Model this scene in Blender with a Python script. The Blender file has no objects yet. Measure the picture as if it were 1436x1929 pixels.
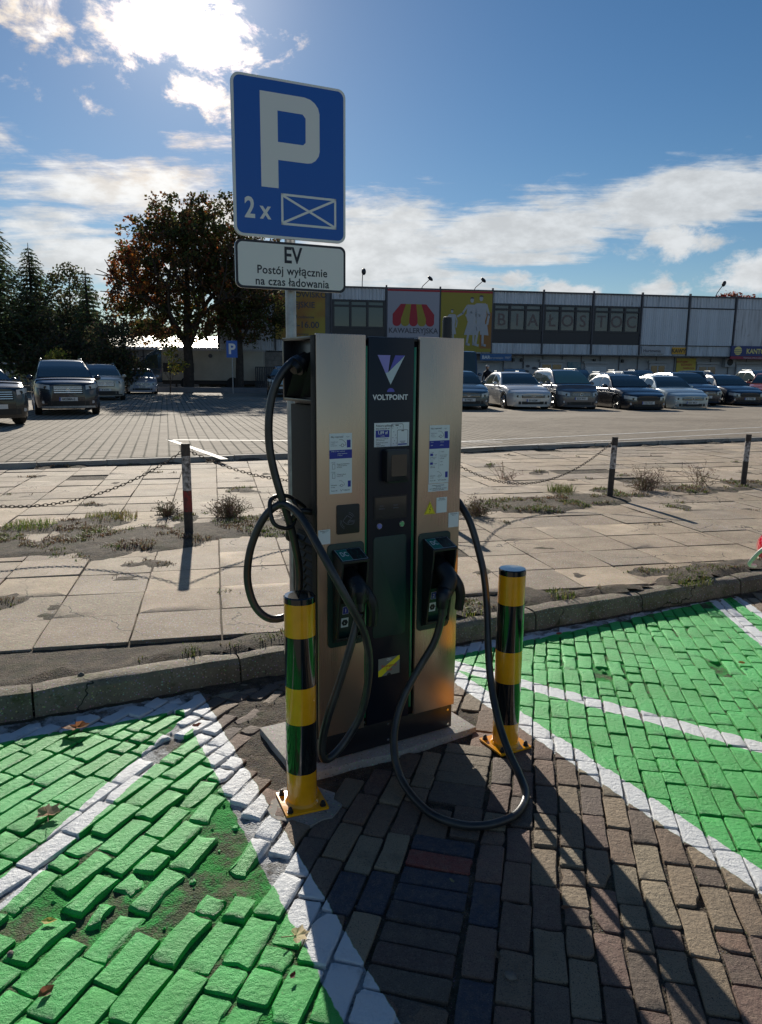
import bpy, bmesh, math, random
import numpy as np
from mathutils import Vector, Matrix, noise as mnoise
R = math.radians
random.seed(7)
rng = np.random.default_rng(7)
S = bpy.context.scene
COL = S.collection

# ------------------------------------------------------------------ camera
cam = bpy.data.cameras.new('camera'); camo = bpy.data.objects.new('camera', cam); COL.objects.link(camo)
PITCH, ROLL = R(10.707), R(.489)
fw = Vector((0, math.cos(PITCH), -math.sin(PITCH))); rt0 = Vector((1, 0, 0)); up0 = Vector((0, math.sin(PITCH), math.cos(PITCH)))
rt = rt0 * math.cos(ROLL) + up0 * math.sin(ROLL); up = up0 * math.cos(ROLL) - rt0 * math.sin(ROLL)
camo.matrix_world = Matrix(((rt.x, up.x, -fw.x, 0), (rt.y, up.y, -fw.y, 0), (rt.z, up.z, -fw.z, 1.6), (0, 0, 0, 1)))
cam.sensor_fit = 'VERTICAL'; cam.sensor_height = 24; cam.lens = 24 * 1400 / 1929
cam.clip_end = 3000; cam.clip_start = .05
S.camera = camo

# ------------------------------------------------------------------ sun, sky, exposure
SUN_AZ, SUN_EL = R(-13.2), R(24.3)
sdir = Vector((math.sin(SUN_AZ) * math.cos(SUN_EL), math.cos(SUN_AZ) * math.cos(SUN_EL), math.sin(SUN_EL)))
sun = bpy.data.lights.new('sun', 'SUN'); sun.energy = 4.6; sun.angle = R(.55); sun.color = (1, .93, .81)
suno = bpy.data.objects.new('sun', sun); COL.objects.link(suno); suno.rotation_euler = sdir.to_track_quat('Z', 'Y').to_euler()
S.view_settings.view_transform = 'Standard'; S.view_settings.look = 'None'; S.view_settings.gamma = 1
S.view_settings.use_curve_mapping = False; S.view_settings.exposure = .45
S.cycles.max_bounces = 6; S.cycles.sample_clamp_indirect = 4; S.cycles.use_denoising = True


class NT:
    """tiny node-tree helper"""
    def __init__(s, tree): s.t = tree; s.n = tree.nodes; s.l = tree.links
    def add(s, typ, **k):
        n = s.n.new(typ)
        for a, b in k.items(): setattr(n, a, b)
        return n
    def put(s, sock, v):
        if isinstance(v, bpy.types.NodeSocket): s.l.new(v, sock)
        else: sock.default_value = v
    def m(s, op, a, b=0.0, c=0.0, clamp=False):
        n = s.add('ShaderNodeMath', operation=op, use_clamp=clamp)
        for i, v in enumerate((a, b, c)):
            if i < len(n.inputs): s.put(n.inputs[i], v)
        return n.outputs[0]
    def v(s, op, a, b=(0, 0, 0)):
        n = s.add('ShaderNodeVectorMath', operation=op); s.put(n.inputs[0], a)
        if op == 'SCALE': s.put(n.inputs['Scale'], b)
        else: s.put(n.inputs[1], b)
        return n.outputs['Value'] if op in ('DOT_PRODUCT', 'LENGTH') else n.outputs[0]
    def noise(s, vec, scale, detail=4, rough=.55, out=0, dist=0):
        n = s.add('ShaderNodeTexNoise'); s.put(n.inputs['Vector'], vec)
        n.inputs['Scale'].default_value = scale; n.inputs['Detail'].default_value = detail
        n.inputs['Roughness'].default_value = rough; n.inputs['Distortion'].default_value = dist
        return n.outputs[out]
    def ramp(s, x, a, b, lo=0.0, hi=1.0, smooth=True):
        n = s.add('ShaderNodeMapRange'); n.interpolation_type = 'SMOOTHSTEP' if smooth else 'LINEAR'
        s.put(n.inputs[0], x); n.inputs[1].default_value = a; n.inputs[2].default_value = b
        n.inputs[3].default_value = lo; n.inputs[4].default_value = hi
        return n.outputs[0]
    def mix(s, f, a, b, mode='MIX'):
        n = s.add('ShaderNodeMix', data_type='RGBA', blend_type=mode, clamp_factor=True)
        s.put(n.inputs[0], f)
        for i, v in ((6, a), (7, b)):
            if isinstance(v, (tuple, list)) and len(v) == 3: v = (*v, 1)
            s.put(n.inputs[i], v)
        return n.outputs[2]


def build_world():
    w = bpy.data.worlds.new('World'); S.world = w; w.use_nodes = True
    N = NT(w.node_tree); N.n.clear()
    sky = N.add('ShaderNodeTexSky', sky_type='NISHITA'); sky.sun_disc = False
    sky.sun_elevation = SUN_EL; sky.sun_rotation = SUN_AZ; sky.altitude = 150; sky.air_density = 1.0; sky.dust_density = .1; sky.ozone_density = 3.2
    d = N.v('NORMALIZE', N.add('ShaderNodeTexCoord').outputs['Generated'])
    xyz = N.add('ShaderNodeSeparateXYZ'); N.l.new(d, xyz.inputs[0])
    x, y, z = xyz.outputs
    az = N.m('MULTIPLY', N.m('ARCTAN2', x, y), 57.2958); el = N.m('MULTIPLY', N.m('ARCSINE', z), 57.2958)
    zz = N.m('MAXIMUM', z, 0.0)
    inv = N.m('DIVIDE', 1.0, N.m('ADD', zz, .10))
    cx = N.add('ShaderNodeCombineXYZ'); N.put(cx.inputs[0], N.m('MULTIPLY', x, inv)); N.put(cx.inputs[1], N.m('MULTIPLY', y, inv)); plane = cx.outputs[0]
    # soft positions of the cloud banks (azimuth, elevation, half widths, tilt, weight)
    def ell(a, e, ra, re, tilt=0, wgt=1.0):
        c, q = math.cos(R(tilt)), math.sin(R(tilt))
        da = N.m('SUBTRACT', az, a); de = N.m('SUBTRACT', el, e)
        u = N.m('DIVIDE', N.m('ADD', N.m('MULTIPLY', da, c), N.m('MULTIPLY', de, q)), ra)
        v = N.m('DIVIDE', N.m('SUBTRACT', N.m('MULTIPLY', de, c), N.m('MULTIPLY', da, q)), re)
        r = N.m('SQRT', N.m('ADD', N.m('MULTIPLY', u, u), N.m('MULTIPLY', v, v)))
        return N.m('MULTIPLY', N.m('SUBTRACT', 1.0, r), wgt)
    def union(lst):
        m = lst[0]
        for k in lst[1:]: m = N.m('MAXIMUM', m, k)
        return m
    puffy = union([ell(-14.2, 21.4, 7.6, 3.0, 0, 1.15), ell(-12.8, 18.3, 4.4, 1.7, -25, .95), ell(-23.6, 20.8, 4.4, 3.2, -35, .55),
                   ell(20.1, 8.9, 5.2, 1.4, 3), ell(25.6, 6.6, 3.4, 2.0, 10), ell(19.2, 5.7, 2.4, 1.2), ell(9.3, 6.8, 1.8, .9),
                   ell(-3, 5.4, 5, 1.1, 0, .8), ell(13.5, 5.9, 3.2, .8, 0, .8), ell(38, 9, 8, 2.6), ell(60, 14, 11, 4), ell(-44, 17, 9, 4), ell(-75, 12, 14, 4),
                   ell(110, 20, 14, 6), ell(150, 12, 15, 4), ell(-120, 22, 16, 6), ell(-160, 14, 14, 4)])
    wisp = union([ell(-17.3, 12.4, 11.5, 2.7, 10, .8), ell(-21, 7.6, 10, 2.3, -4, .9), ell(-11, 9.5, 7, 3.4, 0, .8), ell(-.6, 8.6, 9.5, 4.6, 0, 1.1),
                  ell(10, 9.9, 12, 3.0, 9, 1.05), ell(21.5, 11.6, 12, 2.9, 7, 1.05), ell(4, 6.4, 9, 1.3, 4, .7), ell(36, 14, 13, 3, 8), ell(-27, 14.5, 4, 1.6, 0, .7),
                  ell(-18, 5.0, 8, .9, 0, .7), ell(-55, 10, 22, 3), ell(90, 10, 30, 4), ell(180, 25, 40, 8), ell(-110, 9, 25, 3)])
    n1 = N.noise(N.v('MULTIPLY', d, (1, 1, 1.5)), 16, 10, .64, dist=.25)
    n2 = N.m('ADD', N.m('MULTIPLY', N.noise(N.v('MULTIPLY', plane, (.8, 2.2, 1)), 1.3, 12, .68, dist=.4), .6), N.m('MULTIPLY', N.noise(N.v('MULTIPLY', d, (1, 1, 3.0)), 14, 10, .62, dist=.3), .4))
    dp = N.ramp(N.m('ADD', N.m('MULTIPLY', puffy, .85), N.m('MULTIPLY', N.m('SUBTRACT', n1, .5), 2.4)), .10, .62)
    dw = N.ramp(N.m('ADD', N.m('MULTIPLY', wisp, 1.0), N.m('MULTIPLY', N.m('SUBTRACT', n2, .5), 2.9)), .05, .60)
    dw = N.m('MULTIPLY', dw, .95)
    dens = N.m('MAXIMUM', dp, dw)
    cs = N.v('DOT_PRODUCT', d, tuple(sdir)); cs = N.m('MAXIMUM', cs, 0.0)
    g1 = N.m('POWER', cs, 260.0); g2 = N.m('POWER', cs, 30.0)
    n3 = N.noise(N.v('MULTIPLY', d, (1, 1, 2.2)), 24, 5, .6)
    shade = N.ramp(n3, .3, .72, .80, 1.05)
    br = N.m('MULTIPLY', shade, N.m('ADD', N.m('ADD', .56, N.m('MULTIPLY', g2, .40)), N.m('MULTIPLY', g1, 3.2)))
    warm = N.mix(N.m('MULTIPLY', g2, 1.0), (.93, .97, 1.0), (1, .93, .84))
    warm = N.mix(N.m('MULTIPLY', N.m('MULTIPLY', g2, N.ramp(dens, .95, .25)), .9), warm, (1, .74, .58))
    warm = N.mix(N.m('MULTIPLY', N.ramp(g2, .25, .8), N.ramp(n3, .62, .42)), warm, (1.0, .83, .66))
    cl = N.v('SCALE', warm, br)
    hs = N.add('ShaderNodeHueSaturation'); hs.inputs['Saturation'].default_value = 1.2; hs.inputs['Value'].default_value = 1.0; N.l.new(sky.outputs[0], hs.inputs['Color'])
    skyc = N.v('SCALE', hs.outputs[0], SKY_STRENGTH)
    # bright aureole round the sun
    skyc = N.v('ADD', skyc, N.v('SCALE', (1.0, .93, .82), N.m('ADD', N.m('MULTIPLY', g1, .22), N.m('MULTIPLY', g2, .035))))
    out = N.mix(dens, skyc, cl)
    bg = N.add('ShaderNodeBackground'); N.l.new(out, bg.inputs[0]); bg.inputs[1].default_value = 1.0
    o = N.add('ShaderNodeOutputWorld'); N.l.new(bg.outputs[0], o.inputs[0])
SKY_STRENGTH = .050
build_world()


# ------------------------------------------------------------------ materials
def material(name, base=(.5, .5, .5), rough=.6, metal=0., var=.0, vscale=8., bump=0., bscale=60., base2=None, coat=0., spec=.5, attr=None, aniso=0., trans=0., detail=4, coords='Object', emit=None, coatrough=.05):
    m = bpy.data.materials.new(name); m.use_nodes = True; N = NT(m.node_tree)
    b = N.n['Principled BSDF']; b.inputs['Roughness'].default_value = rough; b.inputs['Metallic'].default_value = metal
    b.inputs['Specular IOR Level'].default_value = spec; b.inputs['Coat Weight'].default_value = coat; b.inputs['Coat Roughness'].default_value = coatrough
    tc = N.add('ShaderNodeTexCoord').outputs[coords] if coords != 'World' else N.add('ShaderNodeNewGeometry').outputs['Position']
    col = (*base, 1)
    if attr:
        a = N.add('ShaderNodeAttribute', attribute_name=attr); col = a.outputs['Color']
    if var > 0 or base2:
        n = N.noise(tc, vscale, detail, .6)
        f = N.ramp(n, .3, .7)
        if base2: col = N.mix(f, col, base2)
        else:
            k = N.ramp(n, .25, .75, 1 - var, 1 + var)
            c = N.add('ShaderNodeCombineXYZ')
            for i in range(3): N.put(c.inputs[i], k)
            col = N.mix(1.0, col, c.outputs[0], 'MULTIPLY')
    N.put(b.inputs['Base Color'], col)
    if bump > 0:
        bn = N.add('ShaderNodeBump'); bn.inputs['Strength'].default_value = 1; bn.inputs['Distance'].default_value = bump
        N.put(bn.inputs['Height'], N.noise(tc, bscale, 5, .65)); N.l.new(bn.outputs[0], b.inputs['Normal'])
    if trans > 0:
        t = N.add('ShaderNodeBsdfTranslucent'); N.put(t.inputs[0], col); mx = N.add('ShaderNodeMixShader'); mx.inputs[0].default_value = trans
        N.l.new(b.outputs[0], mx.inputs[1]); N.l.new(t.outputs[0], mx.inputs[2]); N.l.new(mx.outputs[0], N.n['Material Output'].inputs[0])
    if emit:
        b.inputs['Emission Color'].default_value = (*emit[0], 1); b.inputs['Emission Strength'].default_value = emit[1]
    return m


def half(N, pos, p, q):
    """signed distance (metres), positive to the left of p->q, in world x/y"""
    dx, dy = q[0] - p[0], q[1] - p[1]; L = math.hypot(dx, dy); n = (-dy / L, dx / L)
    return N.m('ADD', N.v('DOT_PRODUCT', pos, (n[0], n[1], 0)), -(n[0] * p[0] + n[1] * p[1]))


def paint_layer(N, pos, col, cover):
    """mix the road paint (green bays, white lines) over col by where it was painted"""
    wob = N.add('ShaderNodeTexNoise'); N.put(wob.inputs[0], pos); wob.inputs['Scale'].default_value = 22; wob.inputs['Detail'].default_value = 3
    pos = N.v('ADD', pos, N.v('SCALE', N.v('SUBTRACT', wob.outputs['Color'], (.5, .5, .5)), .022))
    gt = lambda d, t=0.0: N.ramp(d, t - .002, t + .002)
    AND = lambda *a: a[0] if len(a) == 1 else N.m('MULTIPLY', a[0], AND(*a[1:]))
    OR = lambda *a: a[0] if len(a) == 1 else N.m('MAXIMUM', a[0], OR(*a[1:]))
    NOT = lambda a: N.m('SUBTRACT', 1.0, a)
    kerb = gt(N.m('SUBTRACT', 3.57, N.v('DOT_PRODUCT', pos, (-.4384, .8988, 0))))
    # left bay
    lo = half(N, pos, (.06, 1.585), (-.869, 3.451)); L = AND(gt(lo), kerb)
    b1 = N.m('MULTIPLY', half(N, pos, (-1.206, 2.111), (-.869, 3.451)), -1.0)
    ks = half(N, pos, (-1.651, 2.985), (-1.041, 3.268))
    WL = OR(NOT(gt(lo, .125)), AND(gt(b1), NOT(gt(b1, .10))), gt(ks))
    # right bay
    ro = N.m('MULTIPLY', half(N, pos, (1.204, 2.067), (.39, 3.66)), -1.0)
    rb = half(N, pos, (2.605, 4.4), (2.63, 5.3)); Rr = AND(gt(ro), kerb, gt(rb))
    dg = N.m('MULTIPLY', half(N, pos, (.672, 3.781), (1.696, 3.045)), -1.0)
    k2 = half(N, pos, (.871, 4.285), (2.334, 5.10))
    fr = N.m('MULTIPLY', half(N, pos, (2.286, 4.219), (2.353, 5.033)), -1.0)
    WR = OR(NOT(gt(ro, .105)), AND(gt(dg), NOT(gt(dg, .105))), gt(k2), AND(gt(fr), NOT(gt(fr, .115))), NOT(gt(rb, .06)))
    area = OR(L, Rr); white = OR(AND(L, WL), AND(Rr, WR))
    tone = N.noise(pos, 3.2, 4, .6)
    green = N.mix(N.ramp(tone, .3, .75), (.010, .38, .040), (.035, .54, .095))
    dirt = N.ramp(N.noise(pos, 9, 6, .65), .56, .74)
    wcol = N.mix(dirt, (.74, .76, .78), (.50, .50, .49))
    pc = N.mix(white, green, wcol)
    f = N.m('MULTIPLY', area, cover)
    return N.mix(f, col, pc), f, pos


def brick_material():
    m = bpy.data.materials.new('clinker brick with road paint'); m.use_nodes = True; N = NT(m.node_tree); b = N.n['Principled BSDF']
    pos = N.add('ShaderNodeNewGeometry').outputs['Position']
    a = N.add('ShaderNodeAttribute', attribute_name='tint')
    n = N.noise(pos, 30, 7, .7)
    col = N.mix(N.ramp(n, .35, .85), a.outputs['Color'], N.mix(.45, a.outputs['Color'], (.27, .215, .15)))
    sp = N.noise(pos, 260, 3, .6); col = N.mix(N.ramp(sp, .58, .70, 0, .6), col, N.mix(.5, a.outputs['Color'], (.50, .42, .31))); col = N.mix(N.ramp(sp, .44, .34, 0, .85), col, (.025, .022, .02))
    blot = N.noise(pos, 7, 5, .6); col = N.mix(N.ramp(blot, .55, .75, 0, .5), col, (.085, .064, .045))
    chip = N.noise(pos, 75, 5, .7)
    cover = N.m('SUBTRACT', 1.0, N.m('MULTIPLY', N.ramp(chip, .66, .74), .85))
    col, f, p2 = paint_layer(N, pos, col, cover)
    N.put(b.inputs['Base Color'], col)
    N.put(b.inputs['Roughness'], N.m('SUBTRACT', .74, N.m('MULTIPLY', f, .28)))
    h = N.m('ADD', N.m('MULTIPLY', N.noise(pos, 55, 6, .7), 1.0), N.m('MULTIPLY', N.noise(pos, 420, 3, .6), .22))
    bn = N.add('ShaderNodeBump'); bn.inputs['Distance'].default_value = .013; bn.inputs['Strength'].default_value = 1.0; N.put(bn.inputs['Height'], h); N.l.new(bn.outputs[0], b.inputs['Normal'])
    return m


def soil_material(paint=True):
    m = bpy.data.materials.new('gritty soil between pavers' + (' with road paint' if paint else '')); m.use_nodes = True; N = NT(m.node_tree); b = N.n['Principled BSDF']
    pos = N.add('ShaderNodeNewGeometry').outputs['Position']
    n = N.noise(pos, 14, 8, .7)
    col = N.mix(N.ramp(n, .3, .75), (.038, .028, .019), (.19, .14, .092))
    v = N.add('ShaderNodeTexVoronoi'); N.put(v.inputs['Vector'], pos); v.inputs['Scale'].default_value = 150
    col = N.mix(N.ramp(v.outputs['Distance'], .30, .12, 0, .55), col, N.mix(.5, v.outputs['Color'], (.32, .28, .23)))
    col = N.mix(N.ramp(N.noise(pos, 5.1, 7, .7), .50, .64, 0, .65), col, (.06, .065, .022))
    f = 0
    if paint:
        cover = N.ramp(N.noise(pos, 6.5, 6, .75), .60, .42, .12, .97)
        col, f, _ = paint_layer(N, pos, col, cover)
    N.put(b.inputs['Base Color'], col); b.inputs['Roughness'].default_value = .9
    h = N.m('ADD', N.noise(pos, 60, 7, .75), N.m('MULTIPLY', v.outputs['Distance'], -.45))
    bn = N.add('ShaderNodeBump'); bn.inputs['Distance'].default_value = .035; bn.inputs['Strength'].default_value = 1; N.put(bn.inputs['Height'], h); N.l.new(bn.outputs[0], b.inputs['Normal'])
    return m


def concrete_material(name, c1, c2, spots=True, moss=0., bump=.006):
    m = bpy.data.materials.new(name); m.use_nodes = True; N = NT(m.node_tree); b = N.n['Principled BSDF']
    pos = N.add('ShaderNodeNewGeometry').outputs['Position']
    a = N.add('ShaderNodeAttribute', attribute_name='tint')
    col = N.mix(N.ramp(N.noise(pos, 3.5, 7, .65), .3, .72), c1, c2)
    col = N.mix(1.0, col, a.outputs['Color'], 'MULTIPLY')
    if spots:
        v = N.add('ShaderNodeTexVoronoi'); N.put(v.inputs['Vector'], pos); v.inputs['Scale'].default_value = 70
        col = N.mix(N.ramp(v.outputs['Distance'], .36, .14, 0, .75), col, N.mix(.55, v.outputs['Color'], (.45, .38, .31)))
        col = N.mix(N.ramp(N.noise(pos, 90, 4, .65), .58, .68, 0, .8), col, (.05, .042, .033))
        ve = N.add('ShaderNodeTexVoronoi'); ve.feature = 'DISTANCE_TO_EDGE'; N.put(ve.inputs['Vector'], N.v('ADD', pos, N.v('SCALE', N.noise(pos, 3.0, 4, .6, out=1), .35))); ve.inputs['Scale'].default_value = 1.1
        col = N.mix(N.m('MULTIPLY', N.ramp(ve.outputs[0], .006, .003), N.ramp(N.noise(pos, .9, 2, .5), .50, .56)), col, (.04, .035, .028))
        st = N.noise(pos, 1.7, 5, .6); col = N.mix(N.ramp(st, .56, .74, 0, .5), col, (.12, .10, .08))
    if moss: col = N.mix(N.ramp(N.noise(pos, 8, 7, .75), .5, .68, 0, moss), col, (.075, .085, .02))
    N.put(b.inputs['Base Color'], col); b.inputs['Roughness'].default_value = .82; b.inputs['Specular IOR Level'].default_value = .35
    h = N.m('ADD', N.noise(pos, 40, 7, .72), N.m('MULTIPLY', N.noise(pos, 260, 3, .6), .35))
    bn = N.add('ShaderNodeBump'); bn.inputs['Distance'].default_value = bump; bn.inputs['Strength'].default_value = 1; N.put(bn.inputs['Height'], h); N.l.new(bn.outputs[0], b.inputs['Normal'])
    return m


def car_park_material():
    m = bpy.data.materials.new('concrete pavers'); m.use_nodes = True; N = NT(m.node_tree); b = N.n['Principled BSDF']
    pos = N.add('ShaderNodeNewGeometry').outputs['Position']
    c, q = math.cos(R(16)), math.sin(R(16))
    u = N.v('DOT_PRODUCT', pos, (c, q, 0)); v = N.v('DOT_PRODUCT', pos, (-q, c, 0))
    fu = N.m('FRACT', N.m('DIVIDE', u, .2)); fv = N.m('FRACT', N.m('DIVIDE', v, .2))
    ju = N.m('ADD', N.ramp(fu, .0, .16, 1, 0), N.ramp(fu, .84, 1.0, 0, 1), clamp=True)
    jv = N.m('ADD', N.ramp(fv, .0, .06, 1, 0), N.ramp(fv, .94, 1.0, 0, 1), clamp=True)
    col = N.mix(N.ramp(N.noise(pos, .5, 7, .65), .3, .72), (.25, .21, .165), (.35, .30, .24))
    cell = N.add('ShaderNodeTexWhiteNoise'); k = N.add('ShaderNodeCombineXYZ'); N.put(k.inputs[0], N.m('FLOOR', N.m('DIVIDE', u, .2))); N.put(k.inputs[1], N.m('FLOOR', N.m('DIVIDE', v, .2)))
    N.l.new(k.outputs[0], cell.inputs['Vector'])
    col = N.mix(N.m('MULTIPLY', cell.outputs['Value'], .25), col, (.20, .18, .16))
    gr = N.ramp(N.noise(pos, .28, 4, .6), .35, .6, .5, 1.0)
    side = N.ramp(pos_x(N, pos), 1.5, 6, 1.0, .30)
    jf = N.m('MULTIPLY', N.m('MAXIMUM', ju, N.m('MULTIPLY', jv, .6)), N.m('MULTIPLY', gr, side))
    col = N.mix(jf, col, (.045, .045, .028))
    col = N.mix(N.ramp(N.noise(pos, .9, 6, .7), .6, .75, 0, .35), col, (.14, .125, .10))
    N.put(b.inputs['Base Color'], col); b.inputs['Roughness'].default_value = .85; b.inputs['Specular IOR Level'].default_value = .12
    bn = N.add('ShaderNodeBump'); bn.inputs['Distance'].default_value = .01; N.put(bn.inputs['Height'], N.m('SUBTRACT', N.noise(pos, 30, 5, .6), jf)); N.l.new(bn.outputs[0], b.inputs['Normal'])
    return m


def pos_x(N, pos):
    s = N.add('ShaderNodeSeparateXYZ'); N.l.new(pos, s.inputs[0]); return s.outputs[0]


def brushed_material():
    m = bpy.data.materials.new('brushed champagne metal'); m.use_nodes = True; N = NT(m.node_tree); b = N.n['Principled BSDF']
    tc = N.add('ShaderNodeTexCoord').outputs['Object']
    n = N.noise(N.v('MULTIPLY', tc, (900, 900, 3)), 1.0, 3, .6)
    b.inputs['Base Color'].default_value = (.50, .385, .295, 1); b.inputs['Metallic'].default_value = .8
    big = N.noise(tc, 3, 3, .5)
    N.put(b.inputs['Roughness'], N.m('ADD', N.ramp(n, .3, .7, .26, .32), N.ramp(big, .4, .7, 0, .05)))
    b.inputs['Anisotropic'].default_value = .5
    bn = N.add('ShaderNodeBump'); bn.inputs['Distance'].default_value = .0001; bn.inputs['Strength'].default_value = .12; N.put(bn.inputs['Height'], n); N.l.new(bn.outputs[0], b.inputs['Normal'])
    return m


def glass_material(name, tint=(.02, .03, .03), rough=.03, spec=.9):
    return material(name, tint, rough, 0, spec=spec, coat=.6)


def corrugated_material(name, c, dirt=.5):
    m = bpy.data.materials.new(name); m.use_nodes = True; N = NT(m.node_tree); b = N.n['Principled BSDF']
    tc = N.add('ShaderNodeTexCoord').outputs['Object']
    streak = N.noise(N.v('MULTIPLY', tc, (5, 5, .35)), 1.3, 7, .65)
    pan = N.noise(N.v('MULTIPLY', tc, (1.1, 1, .01)), 1.0, 0, .5)
    col = N.mix(N.ramp(streak, .42, .8, 0, dirt), c, tuple(v * .28 for v in c))
    col = N.mix(N.ramp(pan, .45, .52, 0, .25), col, tuple(v * .7 for v in c))
    col = N.mix(N.ramp(N.noise(tc, 1.9, 6, .7), .60, .72, 0, dirt * .8), col, (.13, .09, .06))
    N.put(b.inputs['Base Color'], col); b.inputs['Roughness'].default_value = .6
    return m


M = dict(
    brick=brick_material(), soilp=soil_material(True), soil=soil_material(False),
    slab=concrete_material('sandy concrete slab', (.28, .215, .15), (.42, .33, .24)),
    kerb=concrete_material('mossy kerb concrete', (.17, .14, .105), (.28, .235, .175), moss=.8, bump=.01),
    base=concrete_material('grey concrete', (.30, .28, .25), (.42, .39, .35), bump=.004),
    park=car_park_material(), gold=brushed_material(),
    navy=material('dark navy gloss panel', (.005, .008, .018), .32, spec=.35),
    cab=material('dark grey powder coat', (.016, .015, .015), .6, spec=.2, bump=.0006, bscale=900),
    blk=material('black plastic', (.010, .011, .013), .42, bump=.0005, bscale=700),
    blkm=material('black metal', (.012, .013, .018), .3),
    void=material('deep black recess', (.003, .003, .004), .8),
    cable=material('black rubber cable', (.012, .014, .018), .34, spec=.55, base2=(.045, .043, .040), vscale=9, detail=8, bump=.0004, bscale=300),
    greenl=material('green light strip', (.004, .16, .06), .15, coat=.5),
    darkgr=material('dark green panel', (.004, .035, .030), .35),
    teal=material('teal label print', (.004, .16, .13), .4),
    winlet=material('faded window letters', (.085, .055, .065), .3), white=material('white print', (.78, .80, .80), .5), label=material('white label film', (.74, .79, .80), .35),
    blue=material('blue print', (.018, .035, .32), .4), ink=material('black ink', (.015, .015, .02), .5), greyink=material('grey ink', (.16, .17, .22), .5),
    lilac=material('lilac print', (.27, .25, .62), .35), viol=material('violet print', (.10, .10, .48), .35), mint=material('pale grey print', (.52, .62, .66), .35),
    yel=material('glossy yellow paint', (.80, .335, .005), .2, coat=.7, var=.16, vscale=5, detail=8, bump=.0004, bscale=60), bl=material('glossy black paint', (.006, .007, .008), .10, coat=.9),
    haz=material('hazard yellow print', (.85, .72, .02), .4), redp=material('red print', (.55, .03, .03), .4), hazg=material('grey print', (.22, .22, .20), .4),
    screen=material('dim display glass', (.045, .038, .032), .12, coat=.8), btnb=material('blue button', (.25, .27, .65), .2, metal=.2), btng=material('green button', (.22, .55, .25), .2, metal=.2),
    steel=material('galvanised steel', (.33, .35, .37), .42, metal=.7, var=.25, vscale=14), chrome=material('bright steel', (.7, .7, .7), .18, metal=1),
    signb=material('blue sign film', (.008, .10, .44), .34), signw=material('white sign film', (.78, .75, .73), .4), signk=material('dark sign edge', (.02, .02, .03), .5),
    rust=material('rusty chain', (.060, .042, .030), .7, metal=.3), post=material('flaking post paint', (.62, .58, .55), .8, base2=(.045, .036, .032), vscale=26, bump=.004, bscale=50, detail=7),
    postd=material('bare weathered post', (.055, .046, .04), .8, var=.4, vscale=20, bump=.003), postr=material('faded red post paint', (.32, .035, .03), .7, base2=(.06, .04, .035), vscale=30, detail=7),
    tyre=material('tyre rubber', (.015, .015, .016), .75), rim=material('alloy rim', (.45, .46, .48), .3, metal=.9), rimd=material('dark alloy rim', (.03, .03, .03), .3, metal=.7),
    cglass=glass_material('car glass', (.045, .065, .065)), cgreen=material('green sky reflection painted on windscreen', (.10, .19, .17), .06, coat=.7),  # cgreen: greenish sky reflection put into the windscreen's base colour
    lamp=material('headlamp lens', (.42, .45, .47), .08, coat=1), tail=material('red tail lamp', (.62, .010, .03), .08, coat=1), trim=material('black car trim', (.012, .012, .013), .5), plate=material('number plate', (.62, .62, .60), .4),
    bark=material('tree bark', (.045, .036, .030), .9, var=.4, vscale=6, bump=.03, bscale=12),
    leaf=material('leaves', (1, 1, 1), .6, attr='tint', trans=.45, spec=.25), dry=material('dry stems', (.16, .10, .06), .8, attr='tint'), grass=material('grass blades', (1, 1, 1), .6, attr='tint', trans=.3),
    corr=corrugated_material('white corrugated cladding', (.62, .66, .72), .75), corr2=corrugated_material('clean white cladding', (.60, .64, .70), .25),
    shabby=corrugated_material('peeling white wall', (.58, .59, .63), 1.0), wall=material('pale wall panels', (.38, .395, .43), .6, var=.12, vscale=1.5), frame=material('dark window frame', (.010, .013, .025), .4),
    wglass=material('curtained window', (.040, .050, .080), .12, base2=(.085, .080, .095), vscale=1.6, coat=.5), dglass=material('dark window glass', (.02, .025, .035), .06, coat=.6),
    bany=material('yellow banner cloth', (.34, .28, .045), .7), banw=material('white banner cloth', (.36, .36, .42), .7), bany2=material('dull yellow banner', (.40, .36, .06), .7, base2=(.36, .16, .05), vscale=.35), banr=material('red banner print', (.40, .035, .05), .7), banf=material('pale banner print', (.42, .43, .46), .7), bang=material('grey banner print', (.085, .085, .10), .7),
    concrete=material('old painted concrete', (.34, .31, .27), .85, base2=(.12, .115, .11), vscale=1.4, bump=.01, bscale=8, detail=7), roofm=material('bright sheet roof', (.55, .50, .44), .35, metal=.3, var=.1, vscale=2), grey=material('grey plaster', (.16, .17, .185), .8, var=.15, vscale=1), block=material('grey block wall', (.20, .185, .175), .85, var=.2, vscale=3),
    shop=material('blue sign board', (.012, .10, .28), .4), navyb=material('navy sign board', (.010, .03, .16), .4), kawy=material('orange sign board', (.58, .30, .02), .4), line=material('worn white line paint', (.66, .64, .60), .7, base2=(.42, .39, .35), vscale=9, detail=7),
    ground=material('distant ground', (.20, .18, .15), .9, var=.2, vscale=.2, coords='World'), skin=material('skin', (.42, .26, .19), .55), coat=material('dark jacket', (.012, .013, .02), .8), cap=material('light cap', (.45, .45, .45), .7), trousers=material('dark trousers', (.02, .022, .03), .8),
    stone=material('stone', (.16, .14, .12), .85, var=.35, vscale=20, bump=.004, bscale=80), reflect=material('yellow shop poster', (.55, .42, .06), .5),
)


# ------------------------------------------------------------------ mesh helpers
def link(name, me, parent=None, loc=(0, 0, 0), rot=(0, 0, 0), mat=None):
    o = bpy.data.objects.new(name, me); COL.objects.link(o); o.location = loc; o.rotation_euler = rot
    if parent: o.parent = parent
    if mat and me is not None: me.materials.clear(); me.materials.append(M[mat] if isinstance(mat, str) else mat)
    return o


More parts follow.
